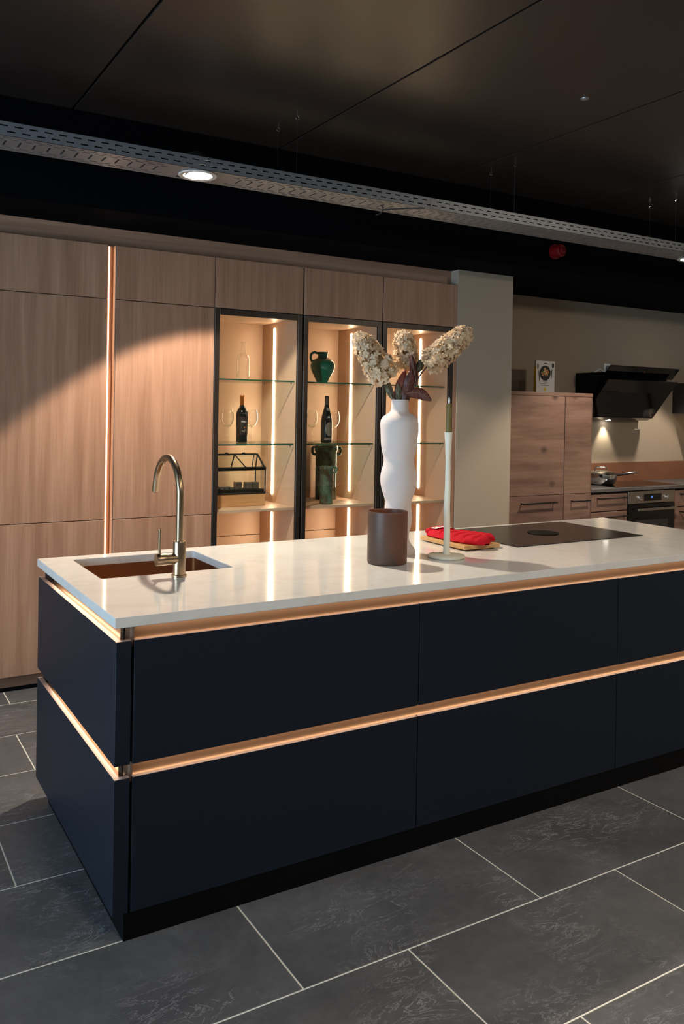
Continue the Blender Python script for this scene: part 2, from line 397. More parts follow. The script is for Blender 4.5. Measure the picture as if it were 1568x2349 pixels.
# ------------------------------------------------------------------ vitrines (display cabinets)
VX = [1.2568, 1.8587, 2.4631, 3.0597]
S1, S2, S3 = 1.7075, 1.3065, .9035
def display_cabinet():
    t = thing('display_cabinet', (VX[0], YD, 0), 'lit glass display cabinet', 'cabinet', 'lit glass display cabinets')
    W = .5975; g = .002; fw = .034
    # carcass panels
    mk('side_panel', box(B(), .001, .018, .024, .56, CB, CM-.004), M['vit'], t)
    mk('side_panel', box(B(), W-.018, W-.001, .024, .56, CB, CM-.004), M['vit'], t)
    mk('back_panel', box(B(), .018, W-.018, .545, .56, .668, CM-.024), M['vit'], t, bevel=.001, seg=1)
    mk('back_panel', box(B(), .018, W-.018, .545, .56, CB, .664), M['vit'], t, bevel=.001, seg=1)
    mk('top_panel', box(B(), .018, W-.018, .024, .56, CM-.024, CM-.004), M['vit'], t)
    mk('bottom_panel', box(B(), .018, W-.018, .024, .545, CB, CB+.02), M['vit'], t)
    mk('shelf', box(B(), .018, W-.018, .045, .545, S3-.016, S3), M['vit'], t)
    for z in (S1, S2):
        s = mk('glass_shelf', box(B(), .024, W-.024, .062, .540, z-.008, z), M['shelf_glass'], t)
        mk('glass_edge', box(B(), .024, W-.024, .060, .0618, z-.0082, z+.0002), M['green_edge'], s)
        for px in (.022, W-.022):
            for py in (.11, .50): mk('shelf_pin', lathe(B(), [(.004, 0), (.004, .007)], (px, py, z-.0155), 8), M['steel'], t)
    # LED strips let into the right side panel
    for z0, z1 in ((.957, 2.068), (.14, .838)):
        b_ = B(); prism(b_, [(.365-.0075+.0075*(1-math.cos(a)), z0+.0075-.0075*math.sin(a)) for a in ()] or
            [(.365+.0075*math.cos(a), (z1-.0075)+.0075*math.sin(a)) for a in [PI*k/8 for k in range(9)]] +
            [(.365+.0075*math.cos(a), (z0+.0075)+.0075*math.sin(a)) for a in [PI+PI*k/8 for k in range(9)]], 0, .004)
        for v in b_.verts: v.co = Vector((W-.018-.001-v.co.z+.001, v.co.x, v.co.y))
        mk('led_strip', b_, M['led'], t)
    # flap door above
    mk('upper_carcass', box(B(), .001, W-.001, .022, .56, CM-.002, CT-.004), M['void'], t)
    mk('upper_door', box(B(), g, W-g, 0, .02, CM+g, CT-g), M['ash'], t, bevel=.0012, seg=1)
    # glazed door
    d = mk('door_frame', box(B(), g, fw, 0, .021, CB, CM-g), M['frame'], t, bevel=.0015, seg=1)
    mk('frame_bar', box(B(), W-fw, W-g, 0, .021, CB, CM-g), M['frame'], d, bevel=.0015, seg=1)
    mk('frame_bar', box(B(), fw, W-fw, 0, .021, CM-.038, CM-g), M['frame'], d, bevel=.0015, seg=1)
    mk('frame_bar', box(B(), fw, W-fw, 0, .021, CB, CB+.036), M['frame'], d, bevel=.0015, seg=1)
    mk('glass_pane', box(B(), fw-.004, W-fw+.004, .010, .013, CB+.03, CM-.034), M['glass'], t)
    return t
dc = display_cabinet()
dc['label'] = 'lit glass display cabinet holding the miniature greenhouse'
copy_tree(dc, (VX[1]+.0025, YD, 0), 'lit glass display cabinet holding the green jug')
copy_tree(dc, (VX[2]+.001, YD, 0), 'lit glass display cabinet behind the tall white vase')
lab(mk('end_panel', box(B(), 0, .030, 0, .58, 0, CT), M['ash'], None, loc=(3.0625, YD, 0), bevel=.001, seg=1), 'slim wooden end panel between the glass cabinets and the column', 'panel')

# ------------------------------------------------------------------ island
WT0, WT1 = .9004, .93
IX1, IY1 = 3.148, 1.057
PX, PY = .0058, .0081
U1, U0, L1, L0 = .8591, .5061, .468, .0806
D = [.0556, 1.0644, 2.0654, 3.082]
# worktop with cut-out
SX0, SX1, SY0, SY1 = .115, .609, .565, .977
def rrect(x0, x1, y0, y1, r, k=5):
    P = []
    for cx, cy, a0 in ((x1-r, y1-r, 0), (x0+r, y1-r, PI/2), (x0+r, y0+r, PI), (x1-r, y0+r, 1.5*PI)):
        P += [(cx+r*math.cos(a0+PI/2*i/k), cy+r*math.sin(a0+PI/2*i/k)) for i in range(k+1)]
    return P
def ring_slab(bm, outer, inner, z0, z1, k):
    """outer: four corners in the same order as the rounded inner loop"""
    for z, flip in ((z1, False), (z0, True)):
        o = [bm.verts.new((x, y, z)) for x, y in outer]; i = [bm.verts.new((x, y, z)) for x, y in inner]
        n = k+1
        for c in range(4):
            fs = []
            for j in range(k): fs.append((o[c], i[c*n+j], i[c*n+j+1]))
            e = (c+1) % 4; fs.append((o[c], i[c*n+k], i[e*n], o[e]))
            for f_ in fs: bm.faces.new(f_[::-1] if flip else f_)
        if z == z1: to, ti = o, i
        else: bo, bi = o, i
    for a, b in ((to, bo), (ti, bi)):
        for q in range(len(a)): bm.faces.new((a[q], a[(q+1) % len(a)], b[(q+1) % len(a)], b[q]))
b_ = B()
ring_slab(b_, [(IX1, IY1), (0, IY1), (0, 0), (IX1, 0)], rrect(SX0, SX1, SY0, SY1, .012), WT0, WT1, 5)
bmesh.ops.recalc_face_normals(b_, faces=b_.faces[:])
ed = [e for e in b_.edges if len(e.link_faces) == 2 and e.calc_face_angle(0) > 1.0]
bmesh.ops.bevel(b_, geom=ed, offset=.0016, segments=2, affect='EDGES')
wtop = lab(mk('island_worktop', b_, M['quartz'], None), 'white quartz worktop of the navy kitchen island with a sink cut-out', 'worktop')
# sink
t = thing('kitchen_sink', ((SX0+SX1)/2, (SY0+SY1)/2, WT0-.19), 'copper coloured undermount sink let into the white worktop', 'sink')
hx, hy = (SX1-SX0)/2+.004, (SY1-SY0)/2+.004
b_ = B(); lo = rrect(-hx, hx, -hy, hy, .016); li = rrect(-hx+.012, hx-.012, -hy+.012, hy-.012, .03)
rings = []
for loop, z in ((rrect(-hx-.02, hx+.02, -hy-.02, hy+.02, .03), .19), (lo, .19), (lo, .03), (rrect(-hx+.006, hx-.006, -hy+.006, hy-.006, .02), .012), (li, .006)):
    rings.append([b_.verts.new((x, y, z)) for x, y in loop])
for a, b in zip(rings, rings[1:]):
    for k in range(len(a)): b_.faces.new((a[k], a[(k+1) % len(a)], b[(k+1) % len(a)], b[k]))
b_.faces.new(rings[-1])
mk('basin', b_, M['sink'], t, smooth=True, angle=50, fix=True)
lathe_b = B(); lathe(lathe_b, [(.0, .0075), (.03, .0075), (.042, .0095), (.045, .007)], (0, .02, 0), 32, False, False)
mk('drain', lathe_b, M['sink'], t, smooth=True)
# faucet
t = thing('faucet', (.367, .491, WT1), 'brushed brass swan-neck tap with side lever beside the sink', 'faucet')
mk('base_ring', lathe(B(), [(.027, 0), (.027, .007), (.0255, .0085), (.0235, .009)]), M['brass'], t, smooth=True)
mk('body', lathe(B(), [(.0225, .008), (.0225, .122), (.0215, .1245), (.0135, .1245)]), M['brass'], t, smooth=True)
R_, z0 = .131, .281
pts = [(0, 0, .12), (0, 0, .2), (0, 0, z0)]
for k in range(1, 29):
    a = PI*k/28*.93
    pts.append((0, R_*(1-math.cos(a)), z0+R_*1.0*math.sin(a)))
e = Vector(pts[-1]); dirv = (e-Vector(pts[-2])).normalized()
pts.append(tuple(e+dirv*.035))
mk('spout', tube(B(), pts, .0131, 20), M['brass'], t, smooth=True)
mk('aerator', tube(B(), [e+dirv*.0352, e+dirv*.0375], .0095, 16), M['iron'], t, smooth=True)
mk('valve_housing', tube(B(), [(-.010, 0, .064), (-.048, 0, .064)], .0205, 24), M['brass'], t, smooth=True)
lv = mk('lever', tube(B(), [(-.049, 0, .064), (-.083, 0, .064), (-.085, 0, .064)], [.0218, .0218, .0205], 24), M['brass'], t, smooth=True)
mk('lever_rod', tube(B(), [(-.072, 0, .08), (-.072, 0, .172)], .0052, 12), M['brass'], lv, smooth=True)
# induction hob with extractor
t = thing('induction_hob', (2.335, .725, WT1), 'black glass induction hob with round extractor grille flush in the island', 'hob')
b_ = B()
hob_hole = [(.0+.078*math.cos(2*PI*k/24+PI/4), -.012+.078*math.sin(2*PI*k/24+PI/4)) for k in range(24)]
def hob_ring(bm, z0, z1):
    O = [(.414, .276), (-.414, .276), (-.414, -.276), (.414, -.276)]
    loop = []
    for c in range(4):
        for j in range(7):
            a = PI/2*c+PI/2*j/6*.999
            loop.append((.078*math.cos(a), -.012+.078*math.sin(a)))
    ring_slab(bm, O, loop, z0, z1, 6)
hob_ring(b_, .0003, .004)
mk('glass_plate', b_, M['hobglass'], t)
mk('grille_tray', lathe(B(), [(.0765, .0008), (.0765, .002)], (0, -.012, 0), 32), M['black'], t)
b_ = B()
for k in range(-5, 6):
    x = k*.0135; h = math.sqrt(max(.076**2-x*x, 0))
    obox(b_, (x, -.012, .0045), (.0028, 0, .0018), (0, h, 0), (-.0008, 0, .0025))
mk('grille', b_, M['iron'], t)
mk('grille_rim', lathe(B(), [(.077, .0022), (.077, .0062), (.0715, .0062), (.0715, .0022)], (0, -.012, 0), 40, False, False), M['black'], t, smooth=True)
# end panels (left side of island, with front return)
t = thing('island_end_panel', (PX, PY, 0), 'navy end panels on the sink side of the island', 'panel')
for z0, z1, nm in ((U0, U1, 'upper_panel'), (L0, L1, 'lower_panel')):
    b_ = B(); box(b_, 0, .019, .019, IY1-PY-.001, z0, z1); mk(nm, b_, M['navy'], t, bevel=.0012, seg=1)
    b_ = B(); box(b_, 0, .0455, 0, .0188, z0, z1); mk('corner_post', b_, M['navy'], t, bevel=.0012, seg=1)
    mk('edge_trim', box(B(), .0012, .0178, .0178, IY1-PY-.002, z1-.0004, z1+.0006), M['edge'], t); mk('edge_trim', box(B(), .0012, .0443, .0012, .0178, z1-.0004, z1+.0006), M['edge'], t)
lab(mk('island_back_panel', box(B(), .03, IX1-.01, IY1-.022, IY1-.002, L0, WT0-.001), M['navy'], None), 'navy back panel of the island facing the tall cabinets', 'panel')
lab(mk('island_side_panel', box(B(), 3.084, 3.14, PY, IY1-.024, L0, WT0-.001), M['navy'], None), 'navy side panel closing the hob end of the island', 'panel')
# drawer units
def drawer_unit(i, label):
    x0, x1 = D[i], D[i+1]
    t = thing('drawer_unit', (x0, PY, 0), label, 'cabinet', 'navy island drawer units')
    W = x1-x0; g = .0018 if i else .0035
    mk('carcass', box(B(), .018 if i == 0 else .004, W-.004, .070, IY1-.05, L0+.005, WT0-.03 if i else .68), M['void'], t)
    for z0, z1 in ((U0, U1), (L0, L1)):
        b_ = B()
        # front with a bevelled grip edge along the top
        poly = [(0, z0), (.019, z0), (.019, z1-.006), (.016, z1), (0, z1)]
        a = [b_.verts.new((g, y, z)) for y, z in poly]; c = [b_.verts.new((W-.0018, y, z)) for y, z in poly]
        b_.faces.new(a); b_.faces.new(c[::-1])
        for k in range(5): m_ = (k+1) % 5; b_.faces.new((a[k], a[m_], c[m_], c[k]))
        df = mk('drawer_front', b_, M['navy'], t, bevel=.0008, seg=1)
        mk('edge_trim', box(B(), g+.001, W-.0028, .0008, .0158, z1-.0004, z1+.0006), M['edge'], df)
    return t
drawer_unit(0, 'navy island drawer unit under the sink end')
drawer_unit(1, 'navy island drawer unit in the middle of the front')
drawer_unit(2, 'navy island drawer unit under the hob end')
# lit grip channels: copper J-profiles running along the front and the sink side
def channel(zlo, zhi, label):
    t = thing('grip_channel', (PX, PY, zlo), label, 'handle rail', 'lit copper grip channels of the island')
    h = zhi-zlo; dpt = .058
    prof = [(.020, -.016)]+[(dpt-.022+.022*math.sin(a), -.018+.022*(1-math.cos(a))) for a in [PI/2*k/6 for k in range(7)]]+[(dpt, h-.001), (dpt+.004, h-.001), (dpt+.004, -.022), (.020, -.022)]
    L_ = 3.075
    b_ = B(); a = [b_.verts.new((.030, y, z)) for y, z in prof]; c = [b_.verts.new((L_, y, z)) for y, z in prof]
    b_.faces.new(a); b_.faces.new(c[::-1])
    for k in range(len(prof)): m_ = (k+1) % len(prof); b_.faces.new((a[k], a[m_], c[m_], c[k]))
    mk('front_profile', b_, M['copper'], t, smooth=True, angle=30)
    b_ = B(); a = [b_.verts.new((y, .030, z)) for y, z in prof]; c = [b_.verts.new((y, IY1-PY-.03, z)) for y, z in prof]
    b_.faces.new(a[::-1]); b_.faces.new(c)
    for k in range(len(prof)): m_ = (k+1) % len(prof); b_.faces.new((a[m_], a[k], c[k], c[m_]))
    mk('side_profile', b_, M['copper'], t, smooth=True, angle=30)
    mk('corner_joint', box(B(), .028, .033, .024, .033, -.02, h-.001), M['iron'], t)
    mk('led_strip', box(B(), .075, L_-.02, .030, .042, h-.0065, h-.0015), M['led_chan'], t)
    mk('led_strip', box(B(), .030, .042, .075, IY1-PY-.12, h-.0065, h-.0015), M['led_side'], t)
    mk('led_holder', box(B(), .045, L_, .024, .0575, h-.0013, h-.0003), M['iron'], t)
    mk('led_holder', box(B(), .024, .0575, .045, IY1-PY-.05, h-.0013, h-.0003), M['iron'], t)
channel(U1, WT0, 'lit copper grip channel under the white worktop')
channel(L1, U0, 'lit copper grip channel between the upper and lower navy drawers')
t = thing('island_plinth', (.04, .0122, 0), 'black recessed plinth under the navy island', 'plinth')
mk('front_board', box(B(), 0, 3.05, 0, .016, .0, L0-.002), M['black'], t)
mk('side_board', box(B(), 0, .016, .016, .98, 0, L0-.002), M['black'], t)

# ------------------------------------------------------------------ things on the island
# tall white vase
k_ = .6425/1330.0
vp = [(2060,150),(2045,156),(2020,152),(2000,140),(1975,119),(1945,102),(1900,97),(1850,106),(1800,118),(1750,123),(1700,121),(1650,114),(1600,115),(1550,131),(1500,146),(1450,155),(1400,158),(1350,152),(1300,139),(1260,132),(1220,135),(1180,146),(1100,158),(1000,164),(940,166),(905,160),(880,146),(860,124),(845,100),(830,84),(815,77),(790,75.5),(730,74.5)]
prof = [(r*k_, (2060-y)*k_) for y, r in vp]
def smooth_prof(P, n=4):
    out = []
    for i in range(len(P)-1):
        p0, p1, p2, p3 = P[max(i-1,0)], P[i], P[i+1], P[min(i+2,len(P)-1)]
        for j in range(n):
            s = j/n
            out.append(tuple(.5*((2*p1[c])+(-p0[c]+p2[c])*s+(2*p0[c]-5*p1[c]+4*p2[c]-p3[c])*s*s+(-p0[c]+3*p1[c]-3*p2[c]+p3[c])*s**3) for c in (0, 1)))
    return out+[P[-1]]
pv = smooth_prof(prof); zt = pv[-1][1]; rt = pv[-1][0]
pv += [(rt-.0015, zt+.0015), (rt-.005, zt), (rt-.006, zt-.03), (rt-.006, zt-.09), (.0, zt-.09)]
vase = lab(mk('vase', lathe(B(), pv, n=56, cap1=False, wob=lambda a, z: .008*math.sin(z*61+2*a)*math.sin(a+z*9)+.003*math.sin(z*420)), M['white_ceramic'], None, loc=(1.342, .547, WT1), smooth=True, angle=60), 'tall wavy white ceramic vase holding dried hydrangeas', 'vase')
# brown glass cup
prof = [(.0, .004), (.070, .004), (.0735, .007), (.0745, .012), (.0745, .199), (.0750, .2035), (.0765, .2055), (.0778, .2035), (.0780, .198), (.0780, .012), (.0765, .004), (.072, 0), (0, 0)]
lab(mk('candle_holder', lathe(B(), prof, n=56, cap0=False, cap1=False), M['amber'], None, loc=(1.180, .385, WT1), smooth=True, angle=40), 'brown frosted glass cylinder standing in front of the white vase', 'candle holder')
# candlestick
t = thing('candlestick', (1.472, .383, WT1), 'tall cream candlestick with round foot beside the red oven mitt', 'candlestick')
mk('foot', lathe(B(), [(.070, 0), (.0765, .003), (.0775, .009), (.073, .0125), (.045, .014), (.02, .015), (.0, .015)], n=48, cap1=False, wob=lambda a, z: .018*math.sin(3*a+1)+.014*math.sin(5*a)), M['cream'], t, smooth=True, angle=60)
mk('rod', tube(B(), [(0, 0, .012), (0, 0, .03), (.0005, 0, .1), (-.001, .0005, .2), (.001, 0, .3), (0, 0, .40), (0, 0, .435)], [.0165, .0142, .0132, .0128, .0118, .0106, .0104], 18), M['cream'], t, smooth=True)
mk('cup', lathe(B(), [(.010, .418), (.0118, .424), (.0125, .432), (.0135, .47), (.0165, .508), (.0168, .513), (.0128, .513), (.0125, .495), (0, .495)], n=24, cap0=True, cap1=False), M['cream'], t, smooth=True)
t = thing('candle', (1.472, .383, WT1+.496), 'olive green LED candle standing in the cream candlestick', 'candle')
mk('wax', lathe(B(), [(.0118, 0), (.0118, .131), (.0108, .134), (.004, .1335)], n=28), M['olive'], t, smooth=True)
mk('flame_tip', lathe(B(), [(.0030, .1336), (.0048, .142), (.0046, .149), (.0026, .157), (.0005, .162)], n=14), M['wick'], t, smooth=True)
# cutting board
bo = thing('cutting_board', (1.737, .628, WT1), 'bamboo cutting board lying beside the hob under the red mitt', 'board')
bo.rotation_euler.z = math.radians(-1.2)
mk('board_slab', box(B(), -.098, .098, -.163, .163, .005, .0235), M['bamboo'], bo, bevel=.003)
for sx in (-.075, .075):
    for sy in (-.135, .135): mk('rubber_foot', lathe(B(), [(.009, 0), (.009, .0055)], (sx, sy, 0), 12), M['black'], bo)
mk('hanging_slot', box(B(), -.045, .005, .138, .148, .0232, .0241), M['pine'], bo)
# oven mitt
t = thing('oven_mitt', (1.735, .62, WT1+.0238), 'red quilted oven mitt with white tag on the bamboo board', 'oven mitt')
t.rotation_euler.z = math.radians(3)
def mitt_w(u):                       # half width along the length (cuff u=0 -> tip u=1)
    P = [(0,.068),(.08,.072),(.3,.074),(.55,.072),(.75,.066),(.88,.055),(.95,.040),(1,.012)]
    for (a, wa), (b, wb) in zip(P, P[1:]):
        if u <= b: return wa+(wb-wa)*(u-a)/(b-a)
    return .012
def quilt(u, q): return 1-.42*math.exp(-((((u*6.4+q*.35) % 1)-.5)/.12)**2)
def mitt_fn(top):
    def fn(i, j):
        u = i; q = j*2-1; wv = mitt_w(u)
        x = q*wv-.012*math.sin(u*2.5); y = .155-u*.335
        edge = max(0, 1-abs(q)**4)**.5
        endf = min(1, (1-u)/.10)**.5 if u > .9 else 1
        h = .029*edge*endf*(quilt(u, q) if u > .17 else 1)
        return Vector((x, y, .006+h if top else .006-.0058*min(1, edge*3)))
    return fn
b_ = B(); g1 = surf(b_, mitt_fn(True), 56, 18); g2 = surf(b_, mitt_fn(False), 56, 18)
bmesh.ops.remove_doubles(b_, verts=b_.verts[:], dist=.0004)
mk('glove_body', b_, M['red_cloth'], t, smooth=True, angle=70)
def thumb_fn(top):
    def fn(i, j):
        u = i; q = j*2-1; wv = .034*(1-.35*u)*min(1, max(0, (1-u))/.2)**.5+.001
        c = Vector((.040+.048*u, .045-.175*u, .006)); n_ = Vector((.96, .27, 0))
        edge = max(0, 1-abs(q)**4)**.5
        h = .030*edge*min(1, (1-u)/.12+.05)**.5*(1-.18*math.exp(-(((u*5) % 1-.5)/.13)**2))
        return c+n_*q*wv+Vector((0, 0, h if top else -.003*edge))
    return fn
b_ = B(); surf(b_, thumb_fn(True), 30, 10); surf(b_, thumb_fn(False), 30, 10); bmesh.ops.remove_doubles(b_, verts=b_.verts[:], dist=.0004)
mk('thumb', b_, M['red_cloth'], t, smooth=True, angle=70)
mk('cuff_roll', tube(B(), [(-.068+.136*k/12, .157-.006*math.sin(PI*k/12), .020+.010*math.sin(PI*k/12)) for k in range(13)], [.008]+[.0135]*11+[.008], 12), M['red_cloth'], t, smooth=True)
# printed cuff band and tag
def band_pt(x, s, dz): return Vector((x, .150-s, .0355+dz-.014*abs(x/.07)**3-.02*max(0, s-.05)))
b_ = B(); surf(b_, lambda i, j: band_pt(-.012+.080*i, .0+.048*j, .0035), 10, 4); bd = mk('cuff_band', b_, M['red_dark'], t, smooth=True)
md = bd.modifiers.new('thickness', 'SOLIDIFY'); md.thickness = .002
b_ = B()
rnd = random.Random(3)
x = -.004
while x < .062:                                   # the unreadable white embroidery on the cuff
    h_ = rnd.choice((.009, .013, .016)); w_ = rnd.uniform(.0022, .0045)
    tube(b_, [band_pt(x+w_*a, .024+h_*(.5-c_), .0062) for a, c_ in ((0, 0), (.3, .8), (.7, .25), (1, .9))], .0012, 6)
    x += w_+rnd.uniform(.0015, .004)
mk('lettering', b_, M['white'], bd)
b_ = B(); surf(b_, lambda i, j: band_pt(-.050+.036*i, -.006+.050*j, .0050+.003*j), 6, 4); tg = mk('care_tag', b_, M['white'], t, smooth=True)
md = tg.modifiers.new('thickness', 'SOLIDIFY'); md.thickness = .0008
b_ = B(); lathe(b_, [(.0048, 0), (.0048, .0006)], tuple(band_pt(-.036, .014, .0075)), 14); mk('tag_mark', b_, M['orange'], tg)

# ------------------------------------------------------------------ dried hydrangeas in the vase
NECK = Vector((1.342, .547, WT1+.64))
def floret(bm, c, n, s, rnd):
    n = n.normalized(); a = n.cross(Vector((rnd.uniform(-1,1), rnd.uniform(-1,1), rnd.uniform(-1,1)))).normalized(); b = n.cross(a)
    for k in range(4):
        th = PI/2*k+rnd.uniform(-.2, .2)
        d = a*math.cos(th)+b*math.sin(th); e = n.cross(d)
        lift = rnd.uniform(.0, .5); L_ = s*rnd.uniform(.8, 1.15)
        o = c+n*.001
        P = [o, o+d*L_*.45+e*L_*.40+n*L_*lift*.35, o+d*L_*.95+e*L_*.28+n*L_*lift*.7, o+d*L_*1.08+n*L_*lift*.62, o+d*L_*.95-e*L_*.28+n*L_*lift*.7, o+d*L_*.45-e*L_*.40+n*L_*lift*.35]
        bm.faces.new([bm.verts.new(p) for p in P])
def hydrangea(base, tip, r0, r1, n, label, seed, bend):
    rnd = random.Random(seed)
    base, tip = Vector(base), Vector(tip)
    t = thing('hydrangea', (NECK.x, NECK.y, NECK.z-.15), label, 'flower', 'dried hydrangeas in the white vase')
    O = Vector(t.location)
    ax = (tip-base); L_ = ax.length; ax.normalize()
    a = ax.cross(Vector((0, 0, 1))).normalized(); b = ax.cross(a)
    bm = B(); bb = B()
    def rad(s): return (r0+(r1-r0)*s)*math.sin(min(1, s*3.2+.35)*PI/2)*(math.sqrt(max(0, 1-((s-.86)/.14)**2)) if s > .86 else 1)
    for k in range(n):
        s = rnd.random()**.9; th = rnd.uniform(0, 2*PI); rr = rad(s)*rnd.uniform(.70, 1.05)
        d = a*math.cos(th)+b*math.sin(th)
        c = base+ax*L_*s+d*rr-O
        nn = (d+ax*(.25+.9*max(0, s-.6))+Vector((rnd.uniform(-.45,.45), rnd.uniform(-.45,.45), rnd.uniform(-.45,.45)))).normalized()
        if rnd.random() < .10:
            for q in range(7):
                dd = Vector((rnd.uniform(-1,1), rnd.uniform(-1,1), rnd.uniform(-1,1)))*.006
                tube(bb, [c-nn*.004, c+nn*.004+dd], .0006, 4); 
                bmesh.ops.create_icosphere(bb, subdivisions=1, radius=.0014, matrix=Matrix.Translation(c+nn*.004+dd))
        else: floret(bm, c, nn, rnd.uniform(.0105, .0155), rnd)
    f_ = mk('flower_head', bm, M['petal'], t, fix=False); f_['kind'] = 'stuff'
    if len(bb.verts): q_ = mk('buds', bb, M['bud'], t); q_['kind'] = 'stuff'
    else: bb.free()
    core = B(); tube(core, [base+ax*L_*s-O for s in (0, .3, .6, .9)], [r0*.35, r0*.5, (r0+r1)*.25, r1*.3], 10); mk('head_core', core, M['core'], t)
    p0 = Vector((NECK.x+bend[0], NECK.y+bend[1], NECK.z-.13))-O; p3 = base+ax*.03-O; p1 = p0+Vector((0, 0, .14)); p2 = p3-ax*.08
    mk('stem', tube(B(), [p0*(1-s)**3+p1*3*s*(1-s)**2+p2*3*s*s*(1-s)+p3*s**3 for s in [k/12 for k in range(13)]], .0032, 8), M['stem'], t, smooth=True)
    return t
hA = hydrangea((1.290, .560, 1.655), (1.176, .632, 1.842), .078, .032, 560, 'cream hydrangea panicle leaning left out of the white vase', 11, (-.015, .01))
hB = hydrangea((1.400, .590, 1.715), (1.388, .597, 1.862), .052, .036, 360, 'cream hydrangea panicle standing upright in the middle of the vase', 22, (.004, .016))
hC = hydrangea((1.432, .487, 1.715), (1.583, .397, 1.868), .062, .036, 560, 'cream hydrangea panicle leaning right out of the white vase', 33, (.015, -.01))
def leaf(parent, base, tip, width, mat, droop=0, curl=.3, side=None):
    O = Vector(parent.location); base, tip = Vector(base)-O, Vector(tip)-O
    ax = tip-base; L_ = ax.length; axn = ax.normalized()
    sd = Vector(side).normalized() if side else axn.cross(Vector((-.5, -.85, 0))).normalized()
    nrm = axn.cross(sd).normalized()
    def fn(i, j):
        q = j*2-1; wv = width*(math.sin(PI*min(1, i*.92+.06))**.75)*(1-.10*abs(math.sin(i*22))*abs(q))
        return base+ax*i+sd*q*wv+nrm*(abs(q)**1.6*wv*curl+.004*math.sin(i*15)*abs(q))+Vector((0, 0, droop*math.sin(PI*i)))
    b_ = B(); surf(b_, fn, 18, 8); o = mk('leaf', b_, mat, parent, smooth=True, angle=80, fix=False)
    md = o.modifiers.new('thickness', 'SOLIDIFY'); md.thickness = .0008; md.offset = 0
    v_ = B()
    nl = nrm*.0012
    tube(v_, [fn(i/10, .5)-nl for i in range(11)], [.0011-.0007*i/10 for i in range(11)], 6)
    for i in (.22, .38, .54, .68):
        for s in (-1, 1): tube(v_, [fn(i+.10*q, .5+s*.46*q)-nl for q in (0, .35, .7, 1)], [.0006, .0005, .0004, .0002], 5)
    mk('vein', v_, M['vein'], o)
    return o
leaf(hA, (1.318, .566, 1.575), (1.288, .584, 1.655), .014, M['leaf_green'])
leaf(hB, (1.322, .552, 1.56), (1.362, .540, 1.700), .022, M['leaf_pink'])
leaf(hC, (1.352, .532, 1.555), (1.380, .516, 1.705), .027, M['leaf_red'])
leaf(hC, (1.348, .512, 1.600), (1.434, .452, 1.572), .026, M['leaf_red'], droop=.016, curl=.5)
leaf(hC, (1.400, .510, 1.635), (1.376, .520, 1.765), .016, M['leaf_red'], curl=.8)
leaf(hB, (1.408, .520, 1.69), (1.440, .520, 1.752), .018, M['leaf_green'])
leaf(hA, (1.335, .545, 1.56), (1.330, .545, 1.64), .016, M['leaf_green'])

# ------------------------------------------------------------------ things in the display cabinets
def at(x, y, z): return (x, y, z+.0003)
# clear bottle
prof = [(.0, .006), (.031, .006), (.0345, .012), (.035, .125), (.032, .139), (.022, .150), (.0145, .158), (.0105, .215), (.0120, .2155), (.0120, .226), (.0105, .227)]
bt = lab(mk('glass_bottle', lathe(B(), [(0, 0), (.034, 0), (.0362, .004), (.0368, .125), (.034, .141), (.0235, .153), (.016, .160), (.0120, .212), (.0140, .2135), (.0140, .2275), (.009, .2275)]+prof[::-1][1:], n=32, cap0=False, cap1=False), M['crystal'], None, loc=at(1.545, 2.58, S1), smooth=True), 'empty clear glass bottle on the top glass shelf', 'bottle')
bt.scale = (1.12, 1.12, 1.06)
# wine glasses
def wine_glass(x, y, label):
    t = thing('wine_glass', at(x, y, S2), label, 'glass', 'wine glasses in the display cabinets')
    return t
gprof = [(.0, .0), (.034, .0), (.0345, .0015), (.02, .0035), (.006, .008), (.0042, .02), (.0038, .085), (.006, .096), (.020, .104), (.034, .124), (.0405, .150), (.0395, .180), (.0335, .213), (.0325, .213), (.0385, .180), (.0395, .150), (.033, .1255), (.019, .106), (.0, .099)]
wg = lab(mk('wine_glass', lathe(B(), gprof, n=36, cap0=False, cap1=False), M['crystal'], None, loc=at(1.478, 2.66, S2), smooth=True, angle=60), 'empty wine glass left of the wine bottle with the copper capsule', 'glass', 'wine glasses in the display cabinets')
for x, y, l in ((1.645, 2.655, 'empty wine glass right of the wine bottle with the copper capsule'), (2.098, 2.665, 'empty wine glass left of the dark sloping-shouldered wine bottle'), (2.262, 2.650, 'empty wine glass right of the dark sloping-shouldered wine bottle'), (2.70, 2.66, 'empty wine glass half hidden behind the tall white vase')):
    c = cpy(wg, None, at(x, y, S2)); c['label'] = l
# wine bottle 1
t = thing('wine_bottle', at(1.560, 2.615, S2), 'dark wine bottle with copper capsule and black label', 'bottle')
mk('bottle_glass', lathe(B(), [(0, .004), (.030, 0), (.0375, .003), (.0385, .010), (.0415, .185), (.0405, .205), (.034, .225), (.021, .243), (.0155, .256), (.0150, .262)], n=40, cap0=False), M['bottle'], t, smooth=True)
mk('capsule', lathe(B(), [(.0153, .258), (.0150, .315), (.0150, .325), (.014, .3265)], n=32), M['foil'], t, smooth=True)
CAMD = math.atan2(-2.3464-2.615, -.68-1.56)
def wrap(r, a0, z): return lambda c: Vector(((r+c.z)*math.cos(a0+c.x/r), (r+c.z)*math.sin(a0+c.x/r), z+c.y))
def cyl_patch(bm, r0, r1, a0, da, z0, z1, n=12, m_=6):
    surf(bm, lambda i, j: Vector(((r0+(r1-r0)*j)*math.cos(a0+da*(i*2-1)), (r0+(r1-r0)*j)*math.sin(a0+da*(i*2-1)), z0+(z1-z0)*j)), n, m_); return bm
lb = mk('label_sheet', cyl_patch(B(), .0393, .0416, CAMD+.35, 1.1, .055, .180), M['label'], t, smooth=True)
